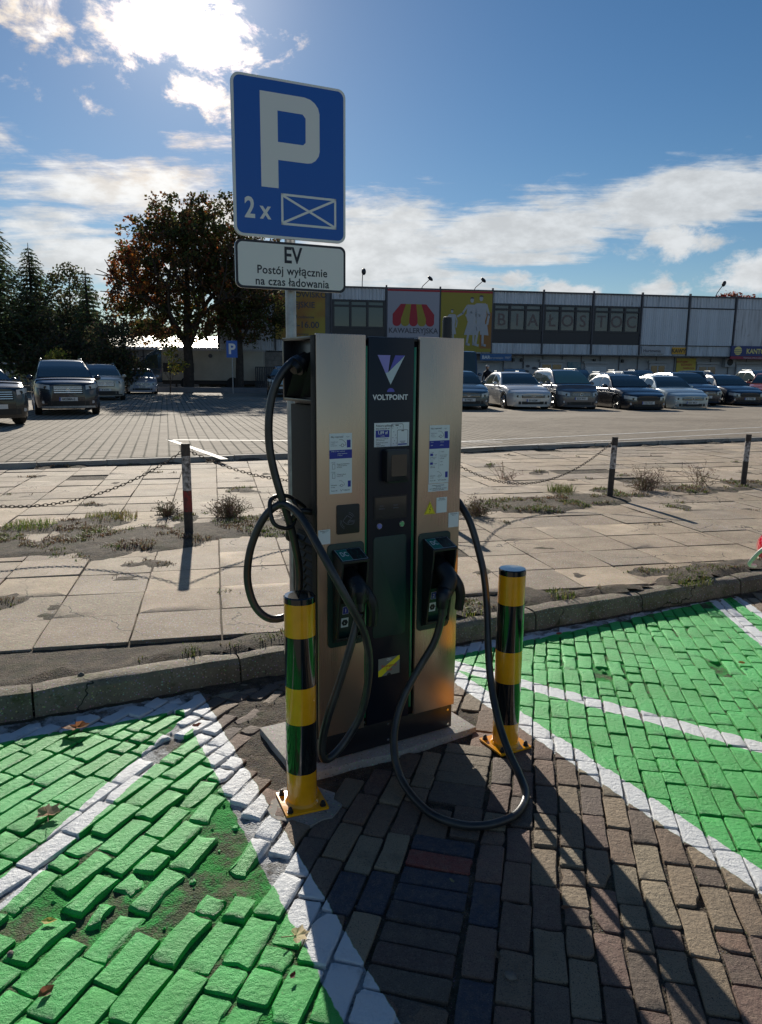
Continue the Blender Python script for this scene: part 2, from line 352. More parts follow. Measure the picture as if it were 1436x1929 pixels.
def tag(o, label=None, cat=None, group=None, kind=None):
    if label: o['label'] = label
    if cat: o['category'] = cat
    if group: o['group'] = group
    if kind: o['kind'] = kind
    return o


def thing(name, label, cat, loc=(0, 0, 0), rz=0, group=None):
    o = link(name, None, loc=loc, rot=(0, 0, rz)); return tag(o, label, cat, group)


class MB:
    def __init__(s): s.v = []; s.f = []; s.t = []; s.tint = (1, 1, 1)
    def add(s, vs, fs):
        k = len(s.v); s.v += [tuple(p) for p in vs]; s.f += [tuple(i + k for i in f) for f in fs]; s.t += [s.tint] * len(vs); return s
    def box(s, x0, x1, y0, y1, z0, z1):
        return s.add([(x, y, z) for z in (z0, z1) for y in (y0, y1) for x in (x0, x1)], [(0, 2, 3, 1), (4, 5, 7, 6), (0, 1, 5, 4), (2, 6, 7, 3), (0, 4, 6, 2), (1, 3, 7, 5)])
    def prism(s, pts, d0, d1, ax='y'):
        """outline in (u,v); extruded along ax; ax 'y' -> (u, d, v); 'z' -> (u, v, d); 'x' -> (d, u, v)"""
        f = {'y': lambda u, v, d: (u, d, v), 'z': lambda u, v, d: (u, v, d), 'x': lambda u, v, d: (d, u, v)}[ax]; n = len(pts)
        vs = [f(u, v, d0) for u, v in pts] + [f(u, v, d1) for u, v in pts]
        return s.add(vs, [tuple(range(n)), tuple(range(2 * n - 1, n - 1, -1))] + [(i, i + n, (i + 1) % n + n, (i + 1) % n) for i in range(n)])
    def ring(s, p, axis, r, n, sx=1.0):
        a = Vector(axis).normalized(); b = a.orthogonal().normalized(); c = a.cross(b)
        return [Vector(p) + (b * math.cos(2 * math.pi * i / n) + c * math.sin(2 * math.pi * i / n) * sx) * r for i in range(n)]
    def cyl(s, p, q, r0, r1=None, n=12, caps=True):
        r1 = r0 if r1 is None else r1; ax = Vector(q) - Vector(p)
        vs = s.ring(p, ax, r0, n) + s.ring(q, ax, r1, n)
        fs = [(i, (i + 1) % n, (i + 1) % n + n, i + n) for i in range(n)]
        if caps: fs += [tuple(range(n - 1, -1, -1)), tuple(range(n, 2 * n))]
        return s.add(vs, fs)
    def tube(s, pts, r, n=10, closed=False, caps=True):
        P = [Vector(p) for p in pts]; vs = []; b = None; m = len(P)
        for i, p in enumerate(P):
            t = (P[(i + 1) % m] - P[i - 1]) if closed else (P[min(i + 1, m - 1)] - P[max(i - 1, 0)]); t.normalize()
            if b is None: b = t.orthogonal().normalized()
            b = (b - t * b.dot(t)).normalized(); c = t.cross(b); rr = r[i] if isinstance(r, (list, tuple)) else r
            vs += [p + (b * math.cos(2 * math.pi * j / n) + c * math.sin(2 * math.pi * j / n)) * rr for j in range(n)]
        fs = [(i * n + j, i * n + (j + 1) % n, ((i + 1) % m) * n + (j + 1) % n, ((i + 1) % m) * n + j) for i in range(m if closed else m - 1) for j in range(n)]
        if caps and not closed: fs += [tuple(range(n - 1, -1, -1)), tuple(range((m - 1) * n, m * n))]
        return s.add(vs, fs)
    def ball(s, c, r, n=10, m=7, sc=(1, 1, 1)):
        vs = [(c[0] + r * sc[0] * math.sin(math.pi * j / m) * math.cos(2 * math.pi * i / n), c[1] + r * sc[1] * math.sin(math.pi * j / m) * math.sin(2 * math.pi * i / n), c[2] + r * sc[2] * math.cos(math.pi * j / m)) for j in range(m + 1) for i in range(n)]
        return s.add(vs, [(j * n + i, (j + 1) * n + i, (j + 1) * n + (i + 1) % n, j * n + (i + 1) % n) for j in range(m) for i in range(n)])
    def shape(s, vf, fn):
        vs, fs = vf; return s.add([fn(*v) for v in vs], fs)
    def mesh(s, name='mesh', smooth=False, bevel=0, segs=2, tint=False):
        me = bpy.data.meshes.new(name); me.from_pydata([tuple(v) for v in s.v], [], s.f); me.update()
        if tint:
            a = me.color_attributes.new('tint', 'FLOAT_COLOR', 'POINT'); a.data.foreach_set('color', np.array([(*t, 1) for t in s.t], dtype=np.float32).ravel())
        if bevel:
            bm = bmesh.new(); bm.from_mesh(me); bmesh.ops.remove_doubles(bm, verts=bm.verts, dist=1e-5)
            es = [e for e in bm.edges if e.is_manifold and e.calc_face_angle(0) > .5]
            bmesh.ops.bevel(bm, geom=es, offset=bevel, segments=segs, affect='EDGES', profile=.6); bm.to_mesh(me); bm.free()
        if smooth or bevel: me.polygons.foreach_set('use_smooth', [True] * len(me.polygons))
        if bevel or smooth == 'auto':
            try: me.set_sharp_from_angle(angle=R(35))
            except Exception: pass
        return me
    def build(s, name, mat, parent=None, loc=(0, 0, 0), rot=(0, 0, 0), **k):
        return link(name, s.mesh(name, **k), parent, loc, rot, mat)


_tc = {}
def text2d(txt, size=1., bold=0., align='LEFT', sx=1., space=1.):
    """lettering as flat filled outlines (vertices in x/y)"""
    key = (txt, size, bold, align, sx, space)
    if key not in _tc:
        cu = bpy.data.curves.new('lettering', 'FONT'); cu.body = txt; cu.size = size; cu.offset = bold * size; cu.align_x = align; cu.resolution_u = 3; cu.space_character = space
        ob = bpy.data.objects.new('lettering', cu); COL.objects.link(ob)
        me = bpy.data.meshes.new_from_object(ob.evaluated_get(bpy.context.evaluated_depsgraph_get()))
        _tc[key] = ([(v.co.x * sx, v.co.y) for v in me.vertices], [tuple(p.vertices) for p in me.polygons])
        bpy.data.objects.remove(ob); bpy.data.meshes.remove(me)
    return _tc[key]


def fill2d(loops):
    """flat filled outlines with holes"""
    cu = bpy.data.curves.new('outline', 'CURVE'); cu.dimensions = '2D'; cu.fill_mode = 'BOTH'
    for L in loops:
        sp = cu.splines.new('POLY'); sp.points.add(len(L) - 1); sp.use_cyclic_u = True
        for p, q in zip(sp.points, L): p.co = (q[0], q[1], 0, 1)
    ob = bpy.data.objects.new('outline', cu); COL.objects.link(ob)
    me = bpy.data.meshes.new_from_object(ob.evaluated_get(bpy.context.evaluated_depsgraph_get()))
    r = ([(v.co.x, v.co.y) for v in me.vertices], [tuple(p.vertices) for p in me.polygons]); bpy.data.objects.remove(ob); bpy.data.meshes.remove(me)
    return r


def rrect(x0, x1, y0, y1, r, n=4):
    out = []
    for cx, cy, a in ((x1 - r, y1 - r, 0), (x0 + r, y1 - r, 90), (x0 + r, y0 + r, 180), (x1 - r, y0 + r, 270)):
        out += [(cx + r * math.cos(R(a + 90 * i / n)), cy + r * math.sin(R(a + 90 * i / n))) for i in range(n + 1)]
    return out


def stroke(pts, w):
    """flat thick polyline as quads"""
    vs = []; fs = []
    for a, b in zip(pts, pts[1:]):
        d = Vector((b[0] - a[0], b[1] - a[1])).normalized() * w / 2; n = Vector((-d.y, d.x)); a = Vector(a) - d; b = Vector(b) + d; k = len(vs)
        vs += [tuple(a + n), tuple(a - n), tuple(b - n), tuple(b + n)]; fs.append((k, k + 1, k + 2, k + 3))
    return vs, fs


def spline(pts, k=6):
    P = [Vector(p) for p in pts]; out = []
    for i in range(len(P) - 1):
        a, b, c, d = P[max(i - 1, 0)], P[i], P[i + 1], P[min(i + 2, len(P) - 1)]
        for j in range(k):
            t = j / k; out.append(.5 * ((2 * b) + (c - a) * t + (2 * a - 5 * b + 4 * c - d) * t * t + (3 * b - a - 3 * c + d) * t ** 3))
    return out + [P[-1]]


def clip(poly, n, c):
    """keep the part of a polygon where n.p >= c"""
    out = []
    for i in range(len(poly)):
        a, b = poly[i], poly[(i + 1) % len(poly)]; da = n[0] * a[0] + n[1] * a[1] - c; db = n[0] * b[0] + n[1] * b[1] - c
        if da >= 0: out.append(a)
        if (da > 0) != (db > 0) and abs(da - db) > 1e-9: t = da / (da - db); out.append((a[0] + (b[0] - a[0]) * t, a[1] + (b[1] - a[1]) * t))
    return out


KE = Vector((math.cos(R(26)), math.sin(R(26)))); KN = Vector((-KE.y, KE.x))
def kt(s, t): p = KE * s + KN * t; return p.x, p.y
def tco(x, y): return KN.x * x + KN.y * y
def sco(x, y): return KE.x * x + KE.y * y
fbm = lambda x, y, z=0., o=4: mnoise.fractal(Vector((x, y, z)), 1.0, 2.0, o)
# ================================================================== the setting
def sheet(name, x0, x1, y0, y1, res, zf, mat, keep=None, label=None):
    nx, ny = int((x1 - x0) / res) + 1, int((y1 - y0) / res) + 1
    vs = [(x0 + i * res, y0 + j * res, zf(x0 + i * res, y0 + j * res)) for j in range(ny) for i in range(nx)]
    fs = [(j * nx + i, j * nx + i + 1, (j + 1) * nx + i + 1, (j + 1) * nx + i) for j in range(ny - 1) for i in range(nx - 1) if keep is None or keep(x0 + (i + .5) * res, y0 + (j + .5) * res)]
    me = bpy.data.meshes.new(name); me.from_pydata(vs, [], fs); me.polygons.foreach_set('use_smooth', [True] * len(fs))
    bm = bmesh.new(); bm.from_mesh(me); bmesh.ops.delete(bm, geom=[v for v in bm.verts if not v.link_faces], context='VERTS'); bm.to_mesh(me); bm.free()
    return tag(link(name, me, mat=mat), label, kind='structure')


me = MB().add([(-1500, -1500, -.12), (1500, -1500, -.12), (1500, 1500, -.12), (-1500, 1500, -.12)], [(0, 1, 2, 3)]).mesh()
tag(link('ground', me, mat='ground'), 'bare ground running out to the horizon', kind='structure')


def side_of(p, q, x, y):
    L = math.hypot(q[0] - p[0], q[1] - p[1]); return (-(q[1] - p[1]) * (x - p[0]) + (q[0] - p[0]) * (y - p[1])) / L
def region(x, y):
    if side_of((.06, 1.585), (-.869, 3.451), x, y) > 0 and tco(x, y) < 3.6: return 'L'
    if side_of((1.204, 2.067), (.39, 3.66), x, y) < 0 and x < 2.61: return 'R'
    return 'B'
def gau(x, y, cx, cy, r): return math.exp(-((x - cx) ** 2 + (y - cy) ** 2) / (r * r))
def worn(x, y):
    """0 sound paving .. 1 broken up, bricks missing"""
    w = .55 * gau(x, y, -.60, 2.45, .22) + .75 * gau(x, y, -.93, 1.98, .20) + .6 * gau(x, y, -.55, 1.98, .22) + .45 * gau(x, y, -.95, 3.0, .28) + .5 * gau(x, y, -.42, 2.25, .14)
    w += .95 * gau(x, y, -.50, 3.35, .20) + .5 * gau(x, y, 1.10, 4.02, .16) + .5 * gau(x, y, 1.24, 3.78, .14) + .4 * gau(x, y, 1.9, 3.9, .16) + .5 * gau(x, y, .37, 2.33, .10) + .45 * gau(x, y, 1.75, 4.55, .2) + .35 * gau(x, y, .62, 2.2, .12) + .3 * gau(x, y, 1.05, 2.0, .15)
    return w + .10 * fbm(x * 3.1, y * 3.1, 4.)
def in_slab(x, y, g=.0):
    # concrete foot of the charging station, rotated with it
    a = R(30.1); dx, dy = x + .25, y - 2.782; u = dx * math.cos(a) + dy * math.sin(a); v = -dx * math.sin(a) + dy * math.cos(a)
    return -.17 - g < u < .80 + g and -.075 - g < v < .42 + g
def bed_z(x, y):
    w = max(0, min(1, worn(x, y))); z = -.0095 + .005 * fbm(x * 9, y * 9, 1.) + .004 * fbm(x * 38, y * 38, 2., 3)
    z += -.010 * w + w * .012 * fbm(x * 14, y * 14, 7., 5)
    z += .013 * gau(x, y, -.50, 3.35, .22)
    t = tco(x, y)
    if t > 3.45: z += .018 * min(1, (t - 3.45) / .12) * (.6 + .4 * fbm(x * 8, y * 8, 3.))
    return z
bed = {}
for key, nm, mt, lb in (('B', 'brick_pavement', 'soilp', 'brown clinker brick pavement around the charging station'),
                        ('L', 'parking_bay', 'soilp', 'broken green painted brick bay at the lower left with missing bricks'),
                        ('R', 'parking_bay', 'soilp', 'green painted brick bay on the right with white diagonal line')):
    bed[key] = sheet(nm, -3.3, 4.0, 1.15, 5.9, .018, bed_z, mt, keep=lambda x, y, k=key: region(x, y) == k and tco(x, y) < 3.62, label=lb)


def paver_mesh(poly, depth, bev, jit, r, tint, sub=3, dome=0., chips=.0, batch=None, at=None):
    """one brick / slab: uneven outline, worn rounded arris, slightly uneven top; poly is CCW round the origin"""
    pts = []; n = len(poly)
    for i in range(n):
        a, b = Vector(poly[i]), Vector(poly[(i + 1) % n]); L = (b - a).length
        cc = min(.0065, L * .2) / L
        for t in ([0.] if sub == 1 else [cc, .5, 1 - cc]):
            p = a.lerp(b, t); e = r.uniform(-jit, jit * .5)
            if chips and r.random() < chips: e -= min(r.uniform(.3, 1.) * bev * 2.0, .0065)
            nrm = Vector(((b - a).y, -(b - a).x)).normalized(); pts.append(p + nrm * e)
    m = len(pts); c = sum(pts, Vector((0, 0))) / m
    def inset(k): return [p - (p - c).normalized() * min(k * r.uniform(.7, 1.35), (p - c).length * .6) for p in pts]
    vs = [(p.x, p.y, -depth) for p in pts] + [(p.x, p.y, -bev * r.uniform(.8, 1.5)) for p in pts] + [(p.x, p.y, r.uniform(-.25, .05) * bev) for p in inset(bev * 1.15)] + [(c.x + (p.x - c.x) * .55, c.y + (p.y - c.y) * .55, dome + r.uniform(-.3, .3) * bev * .6) for p in pts]
    fs = [tuple(range(3 * m, 4 * m))]
    for k in range(3): fs += [(k * m + i, k * m + (i + 1) % m, (k + 1) * m + (i + 1) % m, (k + 1) * m + i) for i in range(m)]
    if batch is not None:
        q = Matrix.Translation(at[0]) @ at[1].to_matrix().to_4x4(); batch.tint = tint; batch.add([q @ Vector(v) for v in vs], fs); return
    b = MB(); b.tint = tint; b.add(vs, fs); return b.mesh('paver', smooth='auto', tint=True)


from mathutils import Euler
def lay(pieces, root, name, mat, limit=295, stuffname=None, **k):
    """pieces: (x, y, z, rot, tilt, poly, tint, kw) - those showing largest become parts of root, the rest one joined part"""
    def size(p):
        d = max(1.0, p[1]); a = abs(sum(u[0] * v[1] - v[0] * u[1] for u, v in zip(p[5], p[5][1:] + p[5][:1]))) / 2
        vis = 1. if abs(p[0]) < .53 * p[1] + .04 else .02
        return a / d ** 3 * vis
    pieces.sort(key=size, reverse=True); r = random.Random(5); rest = MB()
    for i, (x, y, z, rz, tilt, poly, tint, kw) in enumerate(pieces):
        e = Euler((tilt[0], tilt[1], rz))
        if i < limit:
            o = link(name, paver_mesh(poly, r=r, tint=tint, **{**k, **kw}), root, (x, y, z), e, mat)
        else: paver_mesh(poly, r=r, tint=tint, batch=rest, at=((x, y, z), e), **{**k, **kw})
    if rest.v:
        tag(rest.build(stuffname or name, mat, root, smooth='auto', tint=True), kind='stuff')


def brick_layout():
    r = random.Random(21); out = {'B': [], 'L': [], 'R': []}
    def rect(w, l): return [(-w / 2, -l / 2), (w / 2, -l / 2), (w / 2, l / 2), (-w / 2, l / 2)]
    def phi(x): return R(65 + (79 - 65) * max(0, min(1, (x + 1.15) / 1.9)) + 4 * max(0, min(1, (x - 1.0) / 1.5)))
    tones = [(.19, .125, .085), (.24, .17, .115), (.15, .105, .080), (.27, .20, .13), (.20, .12, .085), (.13, .095, .080), (.29, .22, .145), (.15, .095, .075), (.17, .10, .08), (.30, .24, .16)]
    def put(x, y, rz, w, l, tone=None, rough=0., force=False):
        t = tco(x, y)
        if not (1.2 < y < 5.9 and abs(x) < .56 * y + .9) or t > 3.53: return
        if in_slab(x, y, .035): return
        for bx, by in ((-.288, 2.548), (.551, 3.006)):
            if math.hypot(x - bx, y - by) < .085: return
        w_ = worn(x, y); g = region(x, y)
        if not force and w_ > .34 + r.random() * .62: 
            if r.random() < .15: w *= r.uniform(.45, .8); l *= r.uniform(.3, .6); rz += r.uniform(-.6, .6); rough = 1.
            else: return
        br = max(0., min(1, (w_ - .05) * 1.6)) + rough * .4
        if g == 'L': br += .22
        jit = .0016 + .0035 * br; bev = .0026 + .0050 * br
        kw = dict(depth=.05, bev=bev, jit=jit, dome=.0005 + .0015 * br, chips=.10 + .25 * br)
        z = r.uniform(-.0035, .0035) + (.003 if g == 'L' else 0) * r.uniform(-1, 2) + (-.004 * br)
        if tone is None:
            tone = r.choice(tones); k = r.uniform(.8, 1.15); tone = tuple(c * k for c in tone)
        tl = (.016 + .065 * br); tilt = (r.gauss(0, tl * .5), r.gauss(0, tl * .6))
        poly = rect(w, l)
        if r.random() < .10 + .2 * br:      # a broken corner
            k = r.randrange(4); c = poly[k]; a = poly[k - 1]; b = poly[(k + 1) % 4]; f = r.uniform(.12, .4)
            p1 = (c[0] + (a[0] - c[0]) * f, c[1] + (a[1] - c[1]) * f); p2 = (c[0] + (b[0] - c[0]) * f, c[1] + (b[1] - c[1]) * f)
            poly = poly[:k] + [p1, p2] + poly[k + 1:]
        out[g].append((x, y, z, rz + r.gauss(0, .012 + .05 * br), tilt, poly, tone, kw))
    xs = []; x = .372
    def step(x): return .0845 / math.sin(phi(x))
    a = [.372, .372 + .108]
    while a[-1] < 5.0: a.append(a[-1] + step(a[-1]))
    b = [.372, .372 - .108]
    while b[-1] > -4.4: b.append(b[-1] - step(b[-1]))
    xs = sorted(b[1:] + a); i0 = xs.index(.372)
    for k in range(len(xs) - 1):
        x0, x1 = xs[k], xs[k + 1]; off = (.5 if k % 2 else 0) + r.uniform(-.12, .12)
        v = -2.3 + off * .2; band = k in (i0 - 1, i0)
        while v < 3.2:
            l = .200 + r.uniform(-.007, .007); f = r.random(); two = f < .13; 
            if f > .94: l *= r.uniform(.45, .6)
            vm = v + l / 2
            if band and (-1.33 < vm < -.52 or -.36 < vm < .12): v += .05 if not (-1.33 < vm + .03 < -.52) else .03; continue
            pa = Vector((x0 + math.cos(phi(x0)) * vm, 2.9 + math.sin(phi(x0)) * vm)); pb = Vector((x1 + math.cos(phi(x1)) * vm, 2.9 + math.sin(phi(x1)) * vm))
            c = (pa + pb) / 2; ph = (phi(x0) + phi(x1)) / 2; w = abs((pb - pa).dot(Vector((math.sin(ph), -math.cos(ph))))) - .006 - r.uniform(0, .003)
            wob = .012 * fbm(c.x * 1.7, c.y * 1.7, 9.); tone = None
            if side_of((.06, 1.585), (-.869, 3.451), *c) < 0:
                if math.hypot(c.x + .02, c.y - 2.1) < .12 or math.hypot(c.x - .31, c.y - 2.02) < .10 or math.hypot(c.x - .2, c.y - 1.55) < .09: tone = (.034, .044, .075)
            if two:
                l1 = l * r.uniform(.4, .6)
                for q, ll in ((v + l1 / 2, l1), (v + l1 + (l - l1) / 2, l - l1)):
                    d = q - vm; put(c.x + math.cos(ph) * d + wob, c.y + math.sin(ph) * d, ph - math.pi / 2, w, ll - .007, tone)
            else: put(c.x + wob, c.y, ph - math.pi / 2, w, l - .007, tone)
            v += l
    # the soldier band laid crosswise
    navy = (.034, .044, .075); rows = [navy, (.24, .055, .048), navy, navy, (.045, .042, .055), (.095, .070, .060), (.085, .055, .052), (.10, .08, .065), (.09, .07, .06)]
    x0, x1, x2 = xs[i0 - 1], xs[i0], xs[i0 + 1]
    def cross(v, i, tone):
        pa = Vector((x0 + math.cos(phi(x0)) * v, 2.9 + math.sin(phi(x0)) * v)); pb = Vector((x2 + math.cos(phi(x2)) * v, 2.9 + math.sin(phi(x2)) * v)); c = (pa + pb) / 2; ph = phi(x1)
        put(c.x, c.y, ph - math.pi / 2, (pb - pa).length * math.sin(ph) - .012, .078, tone, force=True)
    for i, tn in enumerate(rows): cross(-.62 - i * .086, i, tn)
    for i in range(6): cross(.06 - i * .078, i, (.20, .16, .115) if i < 4 else (.13, .10, .08))
    # loose stones and broken bits on worn ground
    for _ in range(260):
        x, y = r.uniform(-1.6, 2.4), r.uniform(1.4, 5.0); w_ = worn(x, y)
        if w_ < .25 + r.random() * .5 or in_slab(x, y): continue
        s = r.uniform(.008, .022); n = 5; poly = [(s * r.uniform(.6, 1.2) * math.cos(R(360 * i / n)), s * r.uniform(.6, 1.2) * math.sin(R(360 * i / n))) for i in range(n)]
        out[region(x, y)].append((x, y, bed_z(x, y) + s * r.uniform(.1, .5), r.uniform(0, 6), (r.gauss(0, .2), r.gauss(0, .2)), poly, r.choice(tones), dict(depth=.02, bev=s * .3, jit=s * .1, sub=1, dome=s * .1)))
    # strip of small broken stones along the kerb foot
    for s100 in range(-60, 340, 7):
        s = s100 / 100; x, y = kt(s, 3.50 + r.uniform(-.03, .04)); a = R(26) + r.gauss(0, .15)
        if in_slab(x, y, .05) or (-.45 < x < .4) or r.random() < .15: continue
        put(x, y, a, r.uniform(.06, .13), r.uniform(.04, .075), rough=.8, force=True)
    return out


for key, lst in brick_layout().items():
    lay(lst, bed[key], 'brick', 'brick', depth=.05, bev=.006, jit=.002)

# ---- kerb between the bays and the sidewalk
kerb = tag(MB().box(-7, 9, 3.63, 3.74, -.1, .085).build('kerb', 'kerb', rot=(0, 0, R(26))), 'low concrete kerb running behind the green bays', kind='structure')
rk = random.Random(3)
s = -5.7
while s < 6.5:
    L = rk.uniform(.90, 1.0); x, y = kt(s + L / 2, 3.665)
    b = MB(); b.tint = (1, 1, 1); n = 7; prof = [(-.065, -.12), (-.062, .02), (-.055, .095), (-.035, .118), (.0, .124), (.05, .122), (.075, .118)]
    vs = []
    for i in range(n + 1):
        u = (-.5 + i / n) * (L - rk.uniform(.006, .016)); 
        for j, (t, z) in enumerate(prof): vs.append((u, t + rk.gauss(0, .0012), z + rk.gauss(0, .0012) - (.006 if i in (0, n) and j > 1 else 0)))
    m = len(prof); fs = [(i * m + j, i * m + j + 1, (i + 1) * m + j + 1, (i + 1) * m + j) for i in range(n) for j in range(m - 1)]
    fs = [f[::-1] for f in fs] + [tuple(range(m)), tuple(range(n * m + m - 1, n * m - 1, -1))]
    b.add(vs, fs); o = link('kerb_stone', b.mesh(smooth='auto', tint=True), None, (x, y, rk.gauss(0, .003)), (0, rk.gauss(0, .003), R(26) + rk.gauss(0, .004)), 'kerb')
    o.parent = kerb; o.matrix_parent_inverse = Matrix.Rotation(R(-26), 4, 'Z')
    s += L

# ---- sidewalk
BA, BB = Vector((-5.68, 10.99)), Vector((8.65, 16.93)); BD = (BB - BA).normalized(); BN = Vector((-BD.y, BD.x))
def bco(x, y): return (Vector((x, y)) - BA).dot(BN)
def weedy(x, y):
    t = tco(x, y); b = math.exp(-((t - 6.75) / .45) ** 2) * (1 if x < 3 else .6)
    b = max(b, .75 * math.exp(-((t - 6.9) / .9) ** 2) * (1 if x < -1.6 else .25), .75 * gau(x, y, 1.9, 5.15, .38), .7 * gau(x, y, 1.0, 4.72, .22), .75 * gau(x, y, .5, 4.5, .3), .6 * gau(x, y, 2.8, 5.65, .3), .75 * math.exp(-((t - 3.80) / .10) ** 2), .5 * math.exp(-(bco(x, y) / .25) ** 2))
    return b
def walk_z(x, y):
    w = weedy(x, y); n = fbm(x * 1.9, y * 1.9, 11., 5); z = .106 + .006 * fbm(x * 11, y * 11, 5.)
    z += .036 * max(0, min(1, (w + n * .75 - .30) * 2.2)); 
    return z + (.02 if bco(x, y) > -.15 else 0) * .3
walk = sheet('sidewalk', -11, 13.5, 2, 18.6, .062, walk_z, 'soil', keep=lambda x, y: tco(x, y) > 3.70 and bco(x, y) < .03 and abs(x) < .62 * y + 2.3, label='worn sidewalk of sandy concrete slabs with weeds in the joints')
def slabs():
    r = random.Random(9); a = R(12.6); c, q = math.cos(a), math.sin(a); out = []
    for j in range(4, 38):
        for i in range(-22, 34):
            if r.random() < .012: continue
            u, v = (i + (.0)) * .5, 2.35 + j * .5 - .25 ; w = .5
            base = [(u + .0035, v + .0035), (u + w - .0035, v + .0035), (u + w - .0035, v + w - .0035), (u + .0035, v + w - .0035)]
            P = [(c * p[0] - q * p[1], q * p[0] + c * p[1]) for p in base]; A0 = .242
            cx, cy = sum(p[0] for p in P) / 4, sum(p[1] for p in P) / 4
            if abs(cx) > .60 * cy + 1.6: continue
            P = clip(P, (KN.x, KN.y), 3.78)
            if len(P) < 3: continue
            P = clip(P, (-BN.x, -BN.y), -(BA.dot(BN)) + .06)
            if len(P) < 3: continue
            ar = abs(sum(p[0] * P[(k + 1) % len(P)][1] - P[(k + 1) % len(P)][0] * p[1] for k, p in enumerate(P))) / 2
            near = tco(cx, cy) < 4.6
            if ar < A0 * (.60 if near else .15): continue
            cx, cy = sum(p[0] for p in P) / len(P), sum(p[1] for p in P) / len(P); P = [(p[0] - cx, p[1] - cy) for p in P]
            k = r.uniform(.78, 1.12); h = r.uniform(-.03, .03); tint = (k * (1 + h), k, k * (1 - h))
            if r.random() < .07: tint = (1.25, 1.25, 1.22)
            sink = .010 * fbm(cx * .8, cy * .8, 2.)
            out.append((cx, cy, .120 + sink + r.gauss(0, .002), 0., (r.gauss(0, .0065), r.gauss(0, .004)), P, tint, dict(chips=.12)))
    return out
lay(slabs(), walk, 'concrete_slab', 'slab', depth=.045, bev=.003, jit=.003, sub=3)

# ---- far kerb and the car park beyond it
bk = tag(MB().box(-12, 24, .02, .10, -.1, .17).build('kerb', 'base', loc=(BA.x, BA.y, 0), rot=(0, 0, R(22.5)), tint=True), 'narrow dark kerb along the edge of the car park', kind='structure')
for i in range(33):
    L = 1.0; b = MB(); b.box(-L / 2 + .006, L / 2 - .006, -.0, .10, -.05, .205)
    link('kerb_stone', b.mesh(bevel=.008, tint=False), bk, (-10.5 + i * L + .5, rk.gauss(0, .004), rk.gauss(0, .003)), (0, 0, rk.gauss(0, .003)), 'base')
for o in bk.children:
    me = o.data
    if 'tint' not in me.color_attributes:
        a = me.color_attributes.new('tint', 'FLOAT_COLOR', 'POINT'); k = rk.uniform(.7, 1.0); a.data.foreach_set('color', np.tile(np.array([k, k, k, 1], dtype=np.float32), len(me.vertices)))
p0 = BA + BN * .10 - BD * 60; p1 = BA + BN * .10 + BD * 120; p2 = p1 + Vector((0, 120)); p3 = p0 + Vector((0, 160))
lot = tag(link('car_park', MB().add([(p.x, p.y, .196) for p in (p0, p1, p2, p3)], [(0, 1, 2, 3)]).mesh(), mat='park'), 'large car park paved with small square concrete pavers', kind='structure')
for pts, w, lb in ((((-4.29, 15.04), (2.4, 15.15)), .12, 'white line across the car park behind the charging station'), (((-4.29, 15.04), (-2.53, 11.85)), .12, 'short white slanted line running to the car park edge'),
                   (((1.49, 13.84), (9.6, 18.55)), .10, 'first white line along the right side of the car park'), (((1.64, 15.24), (12, 21.2)), .10, 'second white line along the right side of the car park')):
    vs, fs = stroke(pts, w); tag(MB().add([(x, y, .2065) for x, y in vs], fs).build('painted_line', 'line'), lb, kind='structure')
# individual pavers as far out as they can be told apart (the material carries on beyond)
ca, sa = math.cos(R(16)), math.sin(R(16)); pv = []
for i in range(-110, 110):
    for j in range(40, 140):
        u, v = (i + .5) * .2, (j + .5) * .2; x, y = ca * u - sa * v, sa * u + ca * v
        if bco(x, y) > .24 and y < 24 and abs(x) < .54 * y + .3: pv.append((y, x))
pv.sort(key=lambda p: (p[0] * 1.0 + (0 if abs(p[1]) < .515 * p[0] and not (-.13 * p[0] < p[1] < .11 * p[0]) else 50)))
b = MB(); h = .0935; g_ = .099; b.add([(-g_, -g_, -.006), (g_, -g_, -.006), (g_, g_, -.006), (-g_, g_, -.006), (-h, -h, 0), (h, -h, 0), (h, h, 0), (-h, h, 0)], [(4, 5, 6, 7), (0, 1, 5, 4), (1, 2, 6, 5), (2, 3, 7, 6), (3, 0, 4, 7)]); pm = b.mesh('paver'); pm.materials.append(M['park']); rest = MB()
for k, (y, x) in enumerate(pv):
    z = .2025 + rk.gauss(0, .0008)
    if k < 295: o = link('paver', pm, lot, (x, y, z), (rk.gauss(0, .003), rk.gauss(0, .003), R(16)))
    else: rest.add([(x + ca * p[0] - sa * p[1], y + sa * p[0] + ca * p[1], z + p[2]) for p in b.v], b.f)
tag(rest.build('paver', 'park', lot), kind='stuff')
# ================================================================== charging station
st = thing('charging_station', 'tall champagne and black electric vehicle charger with two thick cables', 'ev charger', (-.25, 2.782, .03), R(30.1))
W_, D_ = .668, .30
fn_front = lambda d: (lambda u, v, *_: (u, -d, v))
foot = MB().prism([(-.10, -.05), (.17, -.055), (.30, -.070), (.77, -.05), (.75, .40), (-.09, .42)], -.06, .024, 'z')
tag(link('concrete_foot', foot.mesh(bevel=.008, tint=False), None, (-.25, 2.782, 0), (0, 0, R(30.1)), 'base'), 'chipped concrete slab under the charging station', kind='structure')
_m = bpy.data.objects['concrete_foot'].data; _a = _m.color_attributes.new('tint', 'FLOAT_COLOR', 'POINT'); _a.data.foreach_set('color', np.ones(len(_m.vertices) * 4, dtype=np.float32))
MB().box(.004, W_ - .004, .0, D_, 0, .112).build('plinth', 'blkm', st, bevel=.002)
MB().box(.03, W_ - .012, .012, D_ - .006, .113, 1.44).build('cabinet', 'cab', st, bevel=.004)
MB().box(.045, W_ - .004, .012, D_ - .012, 1.44, 1.690).build('upper_housing', 'blkm', st, bevel=.003)
